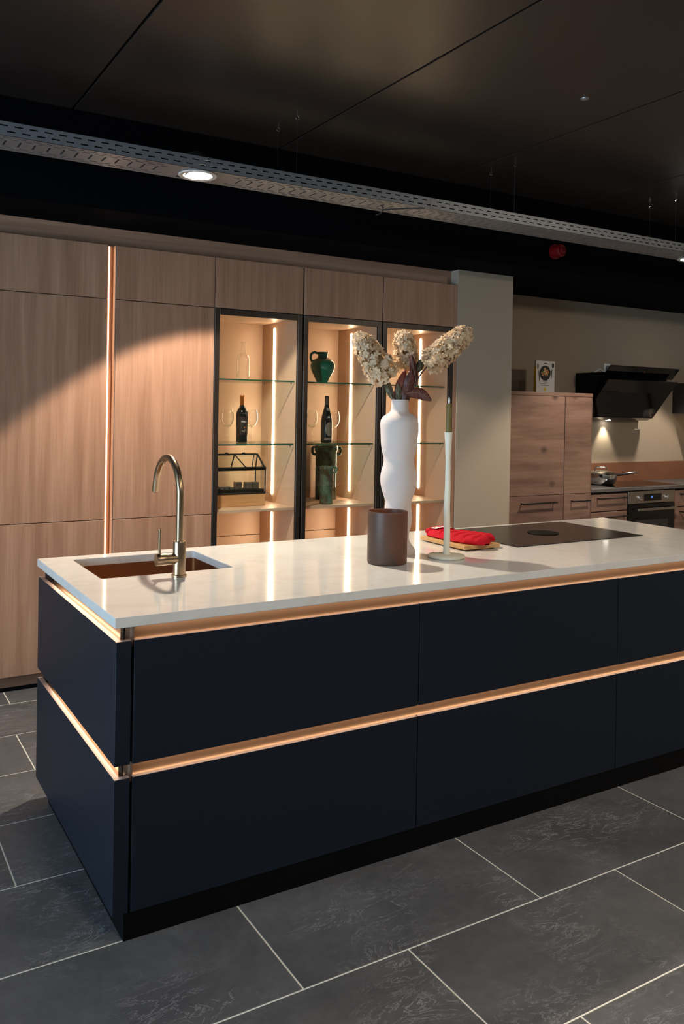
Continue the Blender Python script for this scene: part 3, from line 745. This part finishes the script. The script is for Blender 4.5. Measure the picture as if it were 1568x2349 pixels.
text_obj('WILL', .017, M['white'], t, wrap(.0424, CAMD+.30, .140))
b_ = B(); lathe(b_, [(.0055, 0), (.0055, .0006)], (0, 0, 0), 14)
w_ = wrap(.0408, CAMD+.42, .105)
for v in b_.verts: v.co = w_(v.co.copy())
mk('label_sun', b_, M['orange'], lb)
b_ = B(); prism(b_, [(-.022, 0), (-.010, .012), (-.002, .006), (.008, .017), (.024, .0), (.0, -.006)], 0, .0004)
w_ = wrap(.0404, CAMD+.35, .078)
for v in b_.verts: v.co = w_(v.co.copy())
mk('label_hills', b_, M['label_grey'], lb)
t.scale = (.94, .94, .935)
# wine bottle 2
t = thing('wine_bottle', at(2.130, 2.520, S2), 'dark sloping-shouldered wine bottle with oval grey label', 'bottle')
mk('bottle_glass', lathe(B(), [(0, .004), (.032, 0), (.0385, .004), (.0395, .012), (.0395, .14), (.038, .165), (.032, .200), (.022, .238), (.0165, .262), (.0150, .272)], n=40, cap0=False), M['bottle'], t, smooth=True)
mk('capsule', lathe(B(), [(.0156, .262), (.0145, .29), (.0143, .318), (.0150, .3185), (.0150, .330), (.013, .331)], n=32), M['label'], t, smooth=True)
CAM2 = math.atan2(-2.3464-2.52, -.68-2.13)
def wrapped_poly(poly, r, a0, z, mat, parent, nm):
    b_ = B(); prism(b_, poly, 0, .0005); w_ = wrap(r, a0, z)
    for v in b_.verts: v.co = w_(v.co.copy())
    mk(nm, b_, mat, parent)
b_ = B()
surf(b_, lambda i, j: wrap(.0400, CAM2+.52, .098)(Vector((.028*j*math.cos(2*PI*i), .050*j*math.sin(2*PI*i), 0))), 36, 6)
mk('label_sheet', b_, M['label_grey'], t, smooth=True)
b_ = B(); surf(b_, lambda i, j: wrap(.0400, CAM2+.4, .022)(Vector((-.030+.06*i, .016*j, 0))), 14, 2); mk('base_label', b_, M['label_grey'], t, smooth=True)
b_ = B(); surf(b_, lambda i, j: wrap(.0200, CAM2+.5, .240)(Vector((.011*j*math.cos(2*PI*i), .014*j*math.sin(2*PI*i), .0025-.0045*j*math.sin(2*PI*i)*1.0))), 24, 3); mk('neck_label', b_, M['label_grey'], t, smooth=True)
t.scale = (.96, .96, .945)
# green jug
t = thing('jug', at(2.115, 2.56, S1), 'glossy green ceramic jug with one handle on a glass shelf', 'jug')
jp = [(.0, .0), (.034, .0), (.036, .004), (.050, .035), (.069, .075), (.0775, .105), (.0765, .125), (.066, .145), (.046, .160), (.034, .168), (.031, .175), (.032, .196), (.036, .201), (.0365, .205), (.032, .205), (.028, .196), (.027, .17), (0, .16)]
mk('jug_body', lathe(B(), smooth_prof(jp[:11], 3)+jp[11:], n=44, cap0=False, cap1=False), M['greenglaze'], t, smooth=True, angle=60)
hd = Vector((-.857, .515, 0))          # handle points left across the view
P_ = [(.030, .196), (.052, .203), (.070, .194), (.076, .175), (.072, .152), (.062, .138)]
mk('handle', tube(B(), [hd*a+Vector((0, 0, z)) for a, z in smooth_prof(P_, 4)], .0085, 12), M['greenglaze'], t, smooth=True)
t.scale = (1.06, 1.06, 1.0)
# glazed cylinder vases with ears
def eared_vase(x, y, z, r, h, label, earang):
    t = thing('eared_vase', at(x, y, z), label, 'vase', 'green-brown glazed eared vases')
    mk('vessel', lathe(B(), [(0, 0), (r*.96, 0), (r, .006), (r*1.01, h*.86), (r*1.04, h*.88), (r*1.10, h*.90), (r*1.10, h*.985), (r*1.06, h), (r*.97, h*.995), (r*.93, h*.9), (r*.92, .02), (0, .02)], n=44, cap0=False, cap1=False), M['oldglaze'], t, smooth=True, angle=50)
    for s in (-1, 1):
        d_ = Vector((math.cos(earang), math.sin(earang), 0))*s
        e_ = .024; P_ = [(r*1.02, .97), (r+e_*.65, .965), (r+e_*.95, .94), (r+e_, .90), (r+e_*.9, .86), (r+e_*.5, .835), (r*.98, .83)]
        mk('ear', tube(B(), [d_*a+Vector((0, 0, h*z_)) for a, z_ in smooth_prof(P_, 3)], .0075 if h < .3 else .0095, 10), M['oldglaze'], t, smooth=True)
    return t
eared_vase(2.275, 2.765, S3, .076, .375, 'tall green-brown glazed cylinder vase with ears under the dark bottle', -.52)
eared_vase(2.123, 2.496, S3, .044, .252, 'small green-brown glazed vase with ears in front of the tall one', -.52)
eared_vase(1.955, 2.66, S3, .050, .30, 'green-brown eared vase mostly hidden behind the cabinet door frame', -.52)
# miniature greenhouse on wooden tray
gh = thing('greenhouse', at(1.541, 2.642, S3), 'miniature black iron greenhouse on a wooden crate in the cabinet', 'ornament')
gh.rotation_euler.z = math.radians(0)
gw, gd, gb = .166, .075, .078
gh.location.y = 2.565+gd
mk('wooden_base', box(B(), -gw, gw, -gd, gd, 0, gb), M['pine'], gh, bevel=.002, seg=1)
z0, z1, z2 = gb, gb+.155, gb+.250
fr = B()
def bar(a, b, r=.0042):
    a, b = Vector(a), Vector(b); d_ = (b-a).normalized(); s_ = d_.cross(Vector((.3, .5, .8))).normalized(); u_ = d_.cross(s_)
    obox(fr, (a+b)/2, (b-a)/2, s_*r, u_*r)
for sy in (-gd, gd):
    for z in (z0+.006, z1): bar((-gw, sy, z), (gw, sy, z))
    for sx in (-gw, gw): bar((sx, sy, z0), (sx, sy, z1))
for sx in (-gw, gw):
    for z in (z0+.006, z1): bar((sx, -gd, z), (sx, gd, z))
    for sy in (-gd, gd): bar((sx, sy, z1), (sx*.86, 0, z2))
bar((-gw*.86, 0, z2), (gw*.86, 0, z2))
mk('iron_frame', fr, M['iron'], gh)
fr = B()
yq = -gd
bar((-gw, yq-.004, z1+.012), (gw, yq-.004, z1+.012), .005)
zm = lambda s: (z1+.012)+(z2-z1-.012)*s; ym = lambda s: yq*(1-s)
bar((-.07, ym(.1), zm(.1)), (-.02, ym(1), zm(1)), .003); bar((.03, ym(.0), zm(.0)), (-.02, ym(1), zm(1)), .003)
bar((.075, ym(.1), zm(.1)), (.12, ym(1), zm(1)), .003)
mk('roof_flap_frame', fr, M['iron'], gh)
fr = B(); obox(fr, (.018, -gd-.008, z1+.004), (.010, 0, 0), (0, .004, 0), (0, 0, .009)); mk('latch', fr, M['iron'], gh)
fr = B()
for sx in (-.075, .045): tube(fr, [(sx-.014, 0, z2), (sx-.008, 0, z2+.009), (sx+.008, 0, z2+.009), (sx+.014, 0, z2)], .0035, 8)
mk('hinge', fr, M['iron'], gh)
for nm, f_ in (('front', ((-gw, -gd), (gw, -gd))), ('back', ((-gw, gd), (gw, gd))), ('left', ((-gw, -gd), (-gw, gd))), ('right', ((gw, -gd), (gw, gd)))):
    (xa, ya), (xb, yb) = f_; b_ = B()
    obox(b_, ((xa+xb)/2, (ya+yb)/2, (z0+z1)/2), ((xb-xa)/2, (yb-ya)/2, 0), (.0006, .0006, 0) if xa != xb and False else ((0, .0008, 0) if ya == yb else (.0008, 0, 0)), (0, 0, (z1-z0)/2))
    mk('glass_pane', b_, M['glass'], gh)
for s in (-1, 1):
    b_ = B(); v_ = [b_.verts.new(p) for p in ((-gw, s*gd, z1), (gw, s*gd, z1), (gw*.86, 0, z2), (-gw*.86, 0, z2))]; b_.faces.new(v_)
    o = mk('roof_pane', b_, M['glass'], gh); md = o.modifiers.new('thickness', 'SOLIDIFY'); md.thickness = .0015
mk('floor_tray', box(B(), -gw+.006, gw-.006, -gd+.006, gd-.006, z0, z0+.028), M['iron'], gh)
for i, (dx, dy) in enumerate(((-.12, -.03), (-.085, -.03), (-.05, -.03), (-.12, .03), (-.085, .03), (-.05, .03), (-.015, -.03))):
    o = lab(mk('tea_light', lathe(B(), [(0, 0), (.016, 0), (.0165, .014), (.015, .014), (.0145, .010), (0, .010)], n=18, cap0=False, cap1=False), M['cube'], None, loc=(gh.location.x+dx, gh.location.y+dy, S3+z0+.0295), smooth=True), 'small metal tea light inside the miniature greenhouse', 'tea light', 'tea lights in the greenhouse')
for i, (dx, dy, l) in enumerate(((.015, .02, 'pewter cube leftmost of those inside the miniature greenhouse'), (.072, -.01, 'pewter cube in the middle inside the miniature greenhouse'), (.122, -.01, 'pewter cube rightmost inside the miniature greenhouse'))):
    lab(mk('metal_cube', box(B(), -.021, .021, -.021, .021, 0, .042), M['cube'], None, loc=(gh.location.x+dx, gh.location.y+dy, S3+z0+.0295+(.034 if False else 0)), bevel=.002), l, 'ornament', 'pewter cubes in the greenhouse')

# ------------------------------------------------------------------ right-hand kitchen
KY = 2.5475; KT = 1.6983; KM = .8790
def bar_handle(parent, x0, x1, z, y=0):
    h = mk('handle', box(B(), x0, x1, y-.038, y-.030, z-.006, z+.006), M['iron'], parent, bevel=.0015, seg=1)
    return h
def legs_of(h, x0, x1, z, y=0):
    for x in (x0+.012, x1-.012): mk('handle_post', box(B(), x-.005, x+.005, y-.0305, y, z-.005, z+.005), M['iron'], h)
def oak_tall(x0, x1, label, hx):
    t = thing('oak_cabinet', (x0, KY, 0), label, 'cabinet', 'knotty oak half-height cabinets')
    W = x1-x0; g = .002
    mk('carcass', box(B(), .001, W-.001, .021, .5, .1, KT-.03), M['void'], t)
    mk('door', box(B(), g, W-g, 0, .02, KM+g, KT-.031), M['oak'], t, bevel=.001, seg=1)
    d_ = mk('drawer_front', box(B(), g, W-g, 0, .02, .1, KM-g), M['oak'], t, bevel=.001, seg=1)
    h = bar_handle(d_, hx[0]-x0, hx[1]-x0, .822); legs_of(d_, hx[0]-x0, hx[1]-x0, .822)
    return t
oak_tall(3.76, 4.362, 'wider knotty oak half-height cabinet with a horizontal bar handle', (3.894, 4.263))
oak_tall(4.364, 4.668, 'narrow knotty oak half-height cabinet beside the hob counter', (4.438, 4.643))
mk_top = lab(mk('cabinet_top', box(B(), 3.755, 4.675, KY-.004, YB-.004, KT-.029, KT), M['oak'], None, bevel=.001, seg=1), 'oak top board on the two half-height cabinets', 'board')
lab(mk('oak_side_panel', box(B(), 4.6695, 4.6745, KY+.002, YB-.003, 0, KT-.030), M['oak'], None), 'oak side panel of the half-height cabinets facing the hob', 'panel')
lab(mk('kitchen_worktop', box(B(), 4.6760, XR-.003, KY-.012, YB-.022, .8805, .91), M['ktop'], None, bevel=.002, seg=1), 'dark grey worktop of the oak kitchen along the back wall', 'worktop')
lab(mk('splash_board', box(B(), 4.6760, XR-.003, YB-.020, YB-.002, .9102, 1.085), M['rustboard'], None), 'rust brown upstand board behind the grey worktop', 'board')
def oak_base(x0, x1, label, hx):
    t = thing('oak_drawer_unit', (x0, KY, 0), label, 'cabinet', 'knotty oak drawer units')
    W = x1-x0; g = .002
    mk('carcass', box(B(), .001, W-.001, .021, .48, .1, .879), M['void'], t)
    for z0, z1 in ((.718, .862), (.42, .714), (.1, .416)):
        d_ = mk('drawer_front', box(B(), g, W-g, 0, .02, z0+g, z1-g), M['oak'], t, bevel=.001, seg=1)
        zz = .830 if z0 > .7 else z1-.042
        bar_handle(d_, hx[0]-x0, hx[1]-x0, zz); legs_of(d_, hx[0]-x0, hx[1]-x0, zz)
oak_base(4.678, 5.120, 'knotty oak drawer unit left of the oven', (4.74, 5.085))
oak_base(5.738, 6.338, 'knotty oak drawer unit right of the oven', (5.80, 6.27))
lab(mk('kitchen_plinth', box(B(), 3.76, 6.34, KY+.05, KY+.066, 0, .098), M['black'], None), 'black plinth below the oak kitchen units', 'plinth')
# oven
t = thing('oven', (5.126, KY, .28), 'built-in black and steel oven below the grey worktop', 'oven')
mk('housing', box(B(), .004, .60, .022, .5, 0, .59), M['void'], t)
mk('control_panel', box(B(), .003, .603, -.004, .02, .487, .592), M['steel'], t, bevel=.002)
dd = mk('door', box(B(), .003, .603, -.006, .02, .0, .482), M['hood'], t, bevel=.002)
mk('door_window', box(B(), .09, .515, -.0066, -.0061, .06, .34), M['void'], dd)
mk('door_handle', box(B(), .075, .59, -.050, -.034, .428, .447), M['steel'], dd, bevel=.003)
b_ = B()
for x in (.1, .565): box(b_, x-.006, x+.006, -.034, -.006, .431, .444)
mk('handle_post', b_, M['steel'], dd)
pn = mk('display_panel', box(B(), .20, .425, -.0055, -.004, .506, .565), M['hood'], t)
text_obj('04', .026, M['display'], pn, lambda c: Vector((.300+c.x, -.0058-c.z, .533+c.y-.004)), 'digits')
for x in (.135, .485):
    kb = B(); tube(kb, [(x, -.004, .535), (x, -.018, .535), (x, -.022, .535)], [.020, .0185, .0165], 24); mk('knob', kb, M['chrome'], t, smooth=True)
# kitchen hob + pan
t = thing('kitchen_hob', (5.42, 2.80, .9102), 'black glass hob on the grey worktop under the slanted hood', 'hob')
mk('glass_plate', box(B(), -.40, .40, -.24, .21, 0, .005), M['hood'], t, bevel=.001, seg=1)
b_ = B(); box(b_, -.402, .402, -.243, -.2402, .0002, .0062); mk('trim_edge', b_, M['steel'], t)
t = thing('saucepan', (5.10, 2.83, .9157), 'shiny steel saucepan with lid and long handle on the far hob', 'pan')
mk('pan_body', lathe(B(), [(0, 0), (.105, 0), (.120, .008), (.132, .03), (.137, .06), (.138, .093), (.141, .096), (.137, .096), (.133, .09), (.128, .03), (0, .01)], n=48, cap0=False, cap1=False), M['chrome'], t, smooth=True)
ld = mk('lid', lathe(B(), [(.140, .0965), (.141, .099), (.115, .108), (.07, .118), (.03, .123), (0, .124)], n=48, cap1=False), M['chrome'], t, smooth=True)
dv = Vector((.9, -.43, 0))
mk('lid_handle', tube(B(), [dv*a+Vector((0, 0, z)) for a, z in ((-.05, .118), (-.054, .14), (-.04, .148), (0, .150), (.04, .148), (.054, .14), (.05, .118))], .005, 10), M['chrome'], ld, smooth=True)
hdir = Vector((.93, -.36, 0))
mk('pan_handle', tube(B(), [hdir*.134+Vector((0, 0, .078)), hdir*.20+Vector((0, 0, .085)), hdir*.33+Vector((0, 0, .104)), hdir*.365+Vector((0, 0, .107))], [.011, .0115, .009, .004], 12), M['chrome'], t, smooth=True)
# slanted hood
HX0, HX1 = 4.975, 5.882
t = thing('extractor_hood', (HX0, 2.6, 1.48), 'slanted black glass extractor hood above the far hob', 'hood')
W = HX1-HX0
def slab(bm, x0, x1, ya, za, yb, zb, th):
    d_ = Vector((0, yb-ya, zb-za)); n_ = Vector((0, d_.z, -d_.y)).normalized()*th/2
    obox(bm, ((x0+x1)/2, (ya+yb)/2, (za+zb)/2), ((x1-x0)/2, 0, 0), d_/2, n_)
s1 = mk('upper_glass', B().__class__ and (lambda b: (slab(b, 0, W, .032, .470, .115, .375, .008), b)[1])(B()), M['hood'], t, bevel=.001, seg=1)
s2 = mk('lower_glass', (lambda b: (slab(b, .0, W, .052, .352, .316, .030, .008), b)[1])(B()), M['hood'], t, bevel=.001, seg=1)
b_ = B(); slab(b_, .06, W-.06, .13, .38, .33, .10, .03); mk('intake_body', b_, M['black'], t)
b_ = B(); slab(b_, -.0, W, .318, .028, .385, .004, .012); mk('bottom_lip', b_, M['hood'], t)
b_ = B()
pr = [(.13, .415), (.45, .415), (.45, .0), (.39, .01)]
a = [b_.verts.new((.03, y, z)) for y, z in pr]; c = [b_.verts.new((W-.03, y, z)) for y, z in pr]
b_.faces.new(a); b_.faces.new(c[::-1])
for k in range(4): m_ = (k+1) % 4; b_.faces.new((a[k], a[m_], c[m_], c[k]))
mk('motor_housing', b_, M['black'], t)
b_ = B(); lathe(b_, [(.0035, 0), (.0035, .0015)], (0, 0, 0), 10)
for v in b_.verts: v.co = Vector((W*.52+v.co.x, .0635-v.co.z*.75+v.co.y*.66, .428+v.co.z*-.66+v.co.y*.75))
mk('indicator', b_, M['red_led'], s1)
b_ = B(); box(b_, .79, .865, .118, .122, .272, .286); mk('badge', b_, M['steel'], s2)
b_ = B(); lathe(b_, [(.022, 0), (.022, .004)], (W*.44, .40, -.0065), 20); lp = mk('hood_lamp', b_, M['lamp'], t)
sl = bpy.data.lights.new('hood_light', 'SPOT'); sl.energy = 9; sl.spot_size = 1.2; sl.spot_blend = .6; sl.color = (1, .88, .68); sl.shadow_soft_size = .02
so = bpy.data.objects.new('hood_light', sl); COL.objects.link(so); so.parent = t; so.location = (W*.44, .40, -.014); so.rotation_euler = (math.radians(12), 0, 0)
# socket and cable above hood
t = thing('wall_socket', (5.405, YB, 1.955), 'white wall socket with plug above the hood', 'socket')
b_ = B(); box(b_, -.042, .042, -.012, -.0005, -.042, .042); mk('plate', b_, M['white'], t, bevel=.004)
b_ = B(); lathe(b_, [(.026, 0), (.026, .002)], (0, 0, 0), 20)
for v in b_.verts: v.co = Vector((v.co.x, -.0125-v.co.z, v.co.y))
mk('insert', b_, M['grey_print'], t)
lab(mk('power_cable', tube(B(), [Vector(p) for p in smooth_prof3] if False else [(5.15, 2.98, 1.902), (5.20, 2.95, 1.935), (5.26, 2.96, 1.915), (5.30, 2.93, 1.904), (5.35, 2.97, 1.93), (5.38, 3.02, 1.945), (5.40, 3.035, 1.955)], .0065, 8), M['cable_white'], None, smooth=True), 'white power cable looped on top of the hood', 'cable')
# dark wall cabinet on the right
t = thing('wall_cabinet', (6.336, 2.3, 1.552), 'anthracite wall cabinet hanging at the right edge', 'cabinet')
mk('door', box(B(), 0, .019, 0, .725, 0, .292), M['anth'], t, bevel=.001, seg=1)
mk('filler', box(B(), .0, .019, .7275, .752, 0, .292), M['anth'], t, bevel=.001, seg=1)
mk('carcass', box(B(), .021, XR-6.336-.004, 0, .752, 0, .292), M['anth'], t)
mk('under_light', box(B(), .10, .12, .1, .65, -.006, -.0005), emis('under_cabinet_led', (1, .62, .26), 9), t)
# decorative grass
t = thing('potted_grass', (6.53, 2.78, .911), 'dry ornamental grass in a pot at the right edge', 'plant')
mk('pot', lathe(B(), [(.045, 0), (.055, .01), (.06, .09), (.055, .09), (.05, .075), (0, .07)], n=28, cap1=False), M['white_ceramic'], t, smooth=True)
rg = random.Random(5)
for k in range(14):
    a = rg.uniform(0, 2*PI); h_ = rg.uniform(.17, .28); s_ = rg.uniform(.03, .11)
    d_ = Vector((math.cos(a), math.sin(a), 0))
    mk('blade', tube(B(), [Vector((0, 0, .07))+d_*s_*q*q+Vector((0, 0, h_*q)) for q in (0, .25, .5, .75, 1)], [.004, .006, .006, .004, .0006], 5), M['grass'], t)
# cookbook on the oak cabinets
t = thing('cookbook', (4.236, 2.75, KT+.0005), 'white cookbook with plate of food standing on the oak cabinets', 'book')
BW, BH = .205, .262
mk('pages', box(B(), .004, BW-.003, .003, .025, .003, BH-.003), M['paper'], t)
cv = mk('front_cover', box(B(), 0, BW, 0, .0026, 0, BH), M['white'], t)
mk('back_cover', box(B(), 0, BW, .0255, .028, 0, BH), M['white'], t)
sp = mk('spine', box(B(), -.0018, 0, 0, .028, 0, BH), M['white'], t)
mk('spine_band', box(B(), -.0024, -.0018, .001, .027, .004, BH*.82), M['yellow'], sp)
def disc(rx, rz, cx, cz, mat, th, nm, n=36, ang=0):
    b_ = B(); P = [(cx+rx*math.cos(q)*math.cos(ang)-rz*math.sin(q)*math.sin(ang), cz+rx*math.cos(q)*math.sin(ang)+rz*math.sin(q)*math.cos(ang)) for q in [2*PI*k/n for k in range(n)]]
    prism(b_, P, 0, th)
    for v in b_.verts: v.co = Vector((v.co.x, -v.co.z-.0001, v.co.y))
    return mk(nm, b_, mat, cv)
disc(.062, .062, .098, .163, M['anth'], .0004, 'plate_print')
fc = [(.60, .22, .04), (.70, .42, .15), (.16, .20, .05), (.55, .08, .03), (.75, .5, .22)]
fm = [pbr('food_print_%s' % n_, c_, .6) for n_, c_ in zip(('orange', 'cream', 'green', 'red', 'gold'), fc)]
rg = random.Random(9)
for k in range(22):
    a = rg.uniform(0, 2*PI); r_ = .040*math.sqrt(rg.random())
    disc(rg.uniform(.006, .013), rg.uniform(.006, .011), .098+r_*math.cos(a), .165+r_*math.sin(a), fm[k % 5], .0006+k*.00001, 'food_print', 10, rg.uniform(0, 3))
disc(.013, .021, .185, .226, M['anth'], .0005, 'spoon_print'); disc(.005, .05, .170, .152, M['anth'], .0005, 'spoon_handle_print', 12, -.10)
disc(.010, .024, .016, .215, M['grey_print'], .0005, 'fork_print'); disc(.005, .052, .032, .138, M['anth'], .0005, 'fork_handle_print', 12, .12)
b_ = B(); box(b_, .085, .108, -.0006, -.0001, .016, .042); mk('logo_print', b_, M['yellow'], cv)
b_ = B(); box(b_, .082, .115, -.0006, -.0001, .240, .246); mk('title_print', b_, M['anth'], cv)
b_ = B()
for z, x0, x1 in ((.098, .06, .15), (.086, .08, .125), (.072, .045, .11), (.058, .06, .145)): 
    x = x0
    while x < x1: l_ = rg.uniform(.006, .016); box(b_, x, min(x+l_, x1), -.0005, -.0001, z, z+.0045); x += l_+.004
mk('text_print', b_, M['grey_print'], cv)

# ------------------------------------------------------------------ overhead: cable tray, lamps, hooks, alarm
TY0, TY1, TZ0, TZ1 = 1.411, 1.624, 2.6486, 2.709
PITCH_S = .0605
def cable_tray(x0, x1, lamp_xs, label):
    t = thing('cable_tray', (x0, TY0, TZ0), label, 'cable tray', 'perforated metal cable trays')
    L_ = x1-x0; W = TY1-TY0; H = TZ1-TZ0; th = .0015
    def strip(bm, v0, v1, slots, put):
        if not slots: put(bm, 0, L_, v0, v1); return
        ln, off = slots; x = 0; k = 0
        while True:
            s = off+k*PITCH_S; k += 1
            if s >= L_: put(bm, x, L_, v0, v1); break
            if s+ln > L_: put(bm, x, s, v0, v1); break
            hole = any(abs(s+ln/2+x0-lx) < .16 for lx in lamp_xs) if put is putb else False
            if hole: continue
            put(bm, x, s, v0, v1); x = s+ln
    def puts(y):
        def f_(bm, a, b, v0, v1):
            if b-a > 1e-4: box(bm, a, b, y, y+th, v0, v1)
        return f_
    def putb(bm, a, b, v0, v1):
        segs = [(a, b)]
        for lx in lamp_xs:
            l0, l1 = lx-x0-.078, lx-x0+.078; ns = []
            if v1 <= .030 or v0 >= W-.030: ns = segs
            else:
                for p, q in segs:
                    if q <= l0 or p >= l1: ns.append((p, q))
                    else:
                        if p < l0: ns.append((p, l0))
                        if q > l1: ns.append((l1, q))
            segs = ns
        for p, q in segs:
            if q-p > 1e-4: box(bm, p, q, v0, v1, 0, th)
    for nm, y in (('side_wall', 0), ('side_wall', W-th)):
        b_ = B(); pf = puts(y)
        for v0, v1, s in ((0, .0165, None), (.0165, .0225, (.034, .012)), (.0225, .040, None), (.040, .046, (.034, .042)), (.046, H, None)): strip(b_, v0, v1, s, pf)
        mk(nm, b_, M['galv'], t)
    b_ = B()
    for v0, v1, s in ((0, .020, None), (.020, .030, (.036, .0)), (.030, .044, None), (.044, .053, (.036, .03)), (.053, .068, None), (.068, .140, (.009, .015)), (.140, .160, None), (.160, .169, (.036, .03)), (.169, .182, None), (.182, .191, (.036, 0)), (.191, W, None)): strip(b_, v0, v1, s, putb)
    mk('bottom_plate', b_, M['galv'], t)
    return t
LX1, LX2, LX3 = .805, 4.535, 5.75
LY = (TY0+TY1)/2-.012
cable_tray(-1.6, 2.128, [LX1], 'perforated galvanised cable tray carrying the visible downlight on the left')
cable_tray(2.130, 6.62, [LX2], 'perforated galvanised cable tray running on to the right edge')
def downlight(x, y, z, label, power, tilt, size, blend, col=WARM, soft=.035):
    t = thing('downlight', (x, y, z), label, 'lamp', 'recessed downlights')
    mk('trim_ring', lathe(B(), [(.092, -.002), (.092, -.006), (.089, -.009), (.070, -.007), (.068, .010), (.072, .010), (.074, -.002)], n=48, cap0=False, cap1=False), M['white_ring'], t, smooth=True)
    # tiltable lamp head, tilted towards its aim
    hd_ = B(); ax = Vector(tilt).normalized()
    q = Vector((0, 0, -1)).rotation_difference(ax)
    lathe(hd_, [(.060, .0), (.060, .075), (.045, .095), (.0, .095)], n=36, cap0=False, cap1=False)
    for v in hd_.verts: v.co = q @ Vector((v.co.x, v.co.y, v.co.z))+Vector((0, 0, .004))
    mk('lamp_head', hd_, M['cable_black'], t, smooth=True)
    di = B(); lathe(di, [(.0, -.0035), (.04, -.0025), (.066, .001)], n=36, cap0=False, cap1=False)
    mk('lens', di, M['lamp'], t)
    l = bpy.data.lights.new('downlight_beam', 'SPOT'); l.energy = power; l.color = col; l.spot_size = size; l.spot_blend = blend; l.shadow_soft_size = soft
    o = bpy.data.objects.new('downlight_beam', l); COL.objects.link(o); o.parent = t; o.location = Vector((0, 0, .002))+ax*.02
    o.rotation_euler = q.to_euler()
    return t
downlight(LX1, LY, TZ0, 'bright round downlight set in the cable tray', LAMP_POWER, (.25, -.15, -.957), math.radians(120), .10)
downlight(LX2, LY+.03, TZ0, 'bright round downlight at the right edge in the cable tray', LAMP_POWER*.68, (-.05, .12, -.97), math.radians(94), .35)
downlight(5.95, 2.27, ZS-.001, 'round downlight in the black soffit beyond the right edge', LAMP_POWER*.45, (-.08, .10, -.98), math.radians(78), .25)
for x, y, l, tl, pw in ((.4, -2.3, 'ceiling downlight over the aisle on the left behind the viewer', (0, 0, -1), 1), (2.6, -2.0, 'ceiling downlight over the aisle in the middle behind the viewer', (0, .1, -1), 1), (4.9, -1.8, 'ceiling downlight over the aisle on the right', (.12, .60, -.75), .85)):
    downlight(x, y, ZC-.005, l, FRONT_POWER*pw, tl, math.radians(165), 1, soft=.22)
# hooks and wires
for x, gname in ((1.2916, 'left'), (2.7443, 'middle'), (4.1988, 'right')):
    for y, sd in ((TY0, 'nearer'), (TY1, 'farther')):
        t = thing('ceiling_hook', (x, y, ZC-.004), '%s ceiling hook with wire of the %s pair holding the cable tray' % (sd, gname), 'hook', 'ceiling hooks of the cable tray')
        mk('screw', lathe(B(), [(.003, -.016), (.003, 0)], n=10), M['chrome'], t)
        mk('hook_ring', tube(B(), [(.009*math.sin(a), 0, -.024+.009*math.cos(a)) for a in [2*PI*k/18*.85 for k in range(19)]], .0022, 8), M['chrome'], t, smooth=True)
        mk('wire', tube(B(), [(0, 0, -.033), (0, .0008, -(ZC-.004-TZ1))], .0006, 6), M['cable_black'], t)
# loose cable on the tray
lab(mk('loose_cable', tube(B(), [Vector(a) for a in ((1.86, 1.50, 2.647), (1.885, 1.515, 2.640), (1.90, 1.54, 2.632), (1.905, 1.57, 2.626), (1.895, 1.60, 2.618))]+[], .003, 8), M['cable_black'], None, smooth=True), 'short end of black cable poking out of the cable tray', 'cable')
lab(mk('tie_wire', tube(B(), [(1.915, 1.585, 2.6455), (1.96, 1.53, 2.6455), (2.03, 1.46, 2.6455), (2.09, 1.411, 2.6455)], .0028, 8), M['cable_black'], None, smooth=True), 'black cable running slantwise across the underside of the tray', 'cable')
# alarm sounder
t = thing('alarm_sounder', (3.655, 1.995, 2.668), 'red fire alarm sounder on the black bulkhead', 'alarm')
b_ = B(); tube(b_, [(0, -.0005, 0), (0, -.02, 0), (0, -.022, 0), (0, -.075, 0), (0, -.082, 0)], [.052, .052, .045, .043, .036], 32); mk('housing', b_, M['red_plastic'], t, smooth=True)
b_ = B(); tube(b_, [(0, -.0825, 0), (0, -.094, 0), (0, -.098, 0)], [.024, .022, .012], 24); mk('lens', b_, M['red_plastic'], t, smooth=True)
# small ceiling fitting
t = thing('ceiling_sensor', (2.33, .488, ZC-.004), 'tiny metal fitting on the dark ceiling', 'fitting')
mk('cap', lathe(B(), [(.02, 0), (.019, -.004), (.008, -.007), (0, -.007)], n=20, cap1=False), M['galv'], t, smooth=True)
